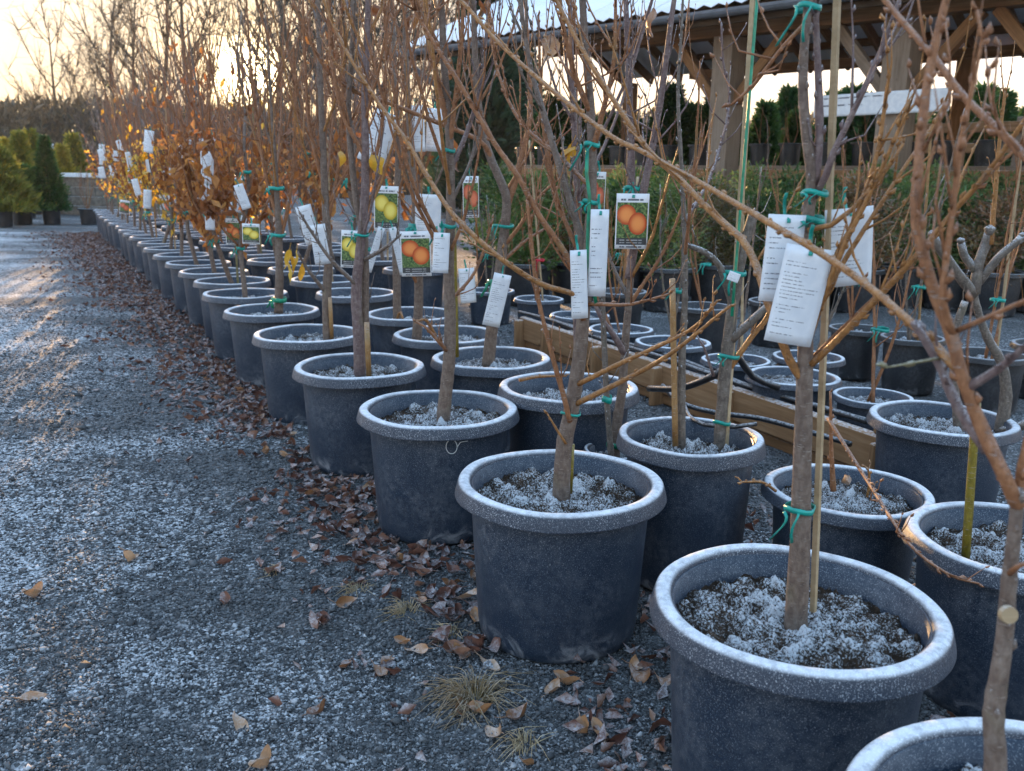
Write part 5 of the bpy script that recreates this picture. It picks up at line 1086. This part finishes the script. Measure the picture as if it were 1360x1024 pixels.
def tuft(px, py, w, label, n=70, h=.05):
    p = at_z(px, py); rg = np.random.default_rng(int(px)); mb = MB()
    for k in range(n):
        a = rg.normal(2.6, 1.5); L = w * rg.uniform(.35, 1.35); r0 = rg.uniform(0, .03); zz = h * rg.uniform(.1, 1.1)
        P = catmull([(r0 * math.cos(a), r0 * math.sin(a), -.004), (L * .45 * math.cos(a), L * .45 * math.sin(a), zz), (L * math.cos(a + rg.normal(0, .4)), L * math.sin(a + rg.normal(0, .4)), rg.uniform(0, .6) * zz)], .02); tube(mb, P, np.linspace(.0014, .0005, len(P)), 3, False)
    tag(obj('grass_tuft', mb.mesh('grass_tuft'), M['straw'], None, (p.x, p.y, float(ground_z(p.x, p.y)))), label, 'grass tuft')
tuft(632, 926, .10, 'large tuft of dry straw-coloured grass in front of the pots', 230, .04); tuft(540, 808, .07, 'sprawling dry weed tuft on the gravel beside the pot with the wire loop', 60, .025); tuft(475, 778, .055, 'small withered weed rosette out on the gravel', 45, .02); tuft(600, 838, .06, 'withered weed rosette close to the knuckled tree\'s pot', 45, .02); tuft(700, 985, .06, 'thin dry grass tuft with a green blade near the fallen tan leaves', 40, .03); tuft(362, 756, .04, 'tiny withered weed alone on the gravel path', 30, .015)
p = at_z(648, 885); mb = MB(); V, F = lathe([(0, -.3), (.7, -.3), (1, 0), (.8, .5), (.4, .9), (0, 1)], 9); V = V * (1 + .2 * NR.standard_normal((len(V), 1))) * .013; mb.add(V, F); tag(obj('stone', mb.mesh('stone', False), M['stone'], None, (p.x, p.y, float(ground_z(p.x, p.y)) + .004)), 'pale angular stone at the foot of the knuckled tree\'s pot', 'stone')
# moss patch and oddments on the soil of the pot with three tags
def on_soil(px, py, key): return at_z(px, py, .345)
p = at_z(1147, 772, .35); o = obj('fallen_leaf', LEAF_T[3], None, None, tuple(p), (.6, .5, .3), .55); tag(o, 'small yellow curled leaf standing on frosted soil below the three paper tags', 'leaf')
p = at_z(1118, 640, .30); o = obj('fallen_leaf', LEAF_T[1], None, None, tuple(p), (.9, .4, .8), .8); tag(o, 'shrivelled brown leaf caught by a dead stick in a frosted pot', 'leaf')
for i, (px, py, Y) in enumerate(((392, 352, 4.58), (388, 362, 4.56), (396, 345, 4.6), (384, 345, 4.58), (398, 360, 4.6))):
    p = at(px, py, Y); o = obj('leaf', with_mat(LEAVES[2], M['leaf_yellow'], 'leaf'), None, TREES['F'][0], (p.x + 1.27, p.y - 4.66, p.z), (R.uniform(-.3, .3), 1.5 + R.uniform(-.3, .3), R.uniform(0, 6)), 1.3)
for (px, py, Y, k, mt) in ((500, 15, 3.9, 'E', 0), (537, 28, 4.05, 'a6', 0), (556, 27, 4.06, 'a6', 0), (641, 15, 3.5, 'a5', 0), (645, 45, 3.5, 'a5', 0), (733, 62, 2.8, 'a4', 1), (858, 30, 2.62, 'S', 1), (600, 105, 3.5, 'a5', 0), (603, 200, 3.45, 'a5', 0), (598, 215, 3.45, 'a5', 1), (745, 205, 2.7, 'a4', 2), (752, 210, 2.7, 'a4', 2), (500, 215, 3.25, 'D', 2), (460, 210, 3.2, 'D', 2)):
    tt, bb = TREES[k]; p = at(px, py, Y); obj('leaf', with_mat(LEAVES[R.randrange(5)], M[['leaf_brown', 'leaf_tan', 'leaf_yellow'][mt]], 'leaf'), None, tt, (p.x - bb[0], p.y - bb[1], p.z), (R.uniform(-.4, .4), 1.4 + R.uniform(-.5, .5), R.uniform(0, 6)), R.uniform(.9, 1.3))

# ------------------------------------------------------------------ cold morning haze in the air
def haze():
    mb = MB(); box(mb, (0, 380, 8.5), (1700, 900, 19.4)); me = mb.mesh('haze', False); m = bpy.data.materials.new('haze'); m.use_nodes = True; n = m.node_tree.nodes; n.remove(n['Principled BSDF'])
    v = n.new('ShaderNodeVolumePrincipled'); v.inputs['Color'].default_value = (1.0, .93, .84, 1); v.inputs['Density'].default_value = .0006; v.inputs['Anisotropy'].default_value = .25
    m.node_tree.links.new(v.outputs[0], n['Material Output'].inputs['Volume']); me.materials.append(m); kind(obj('haze', me, None), 'stuff')
haze()
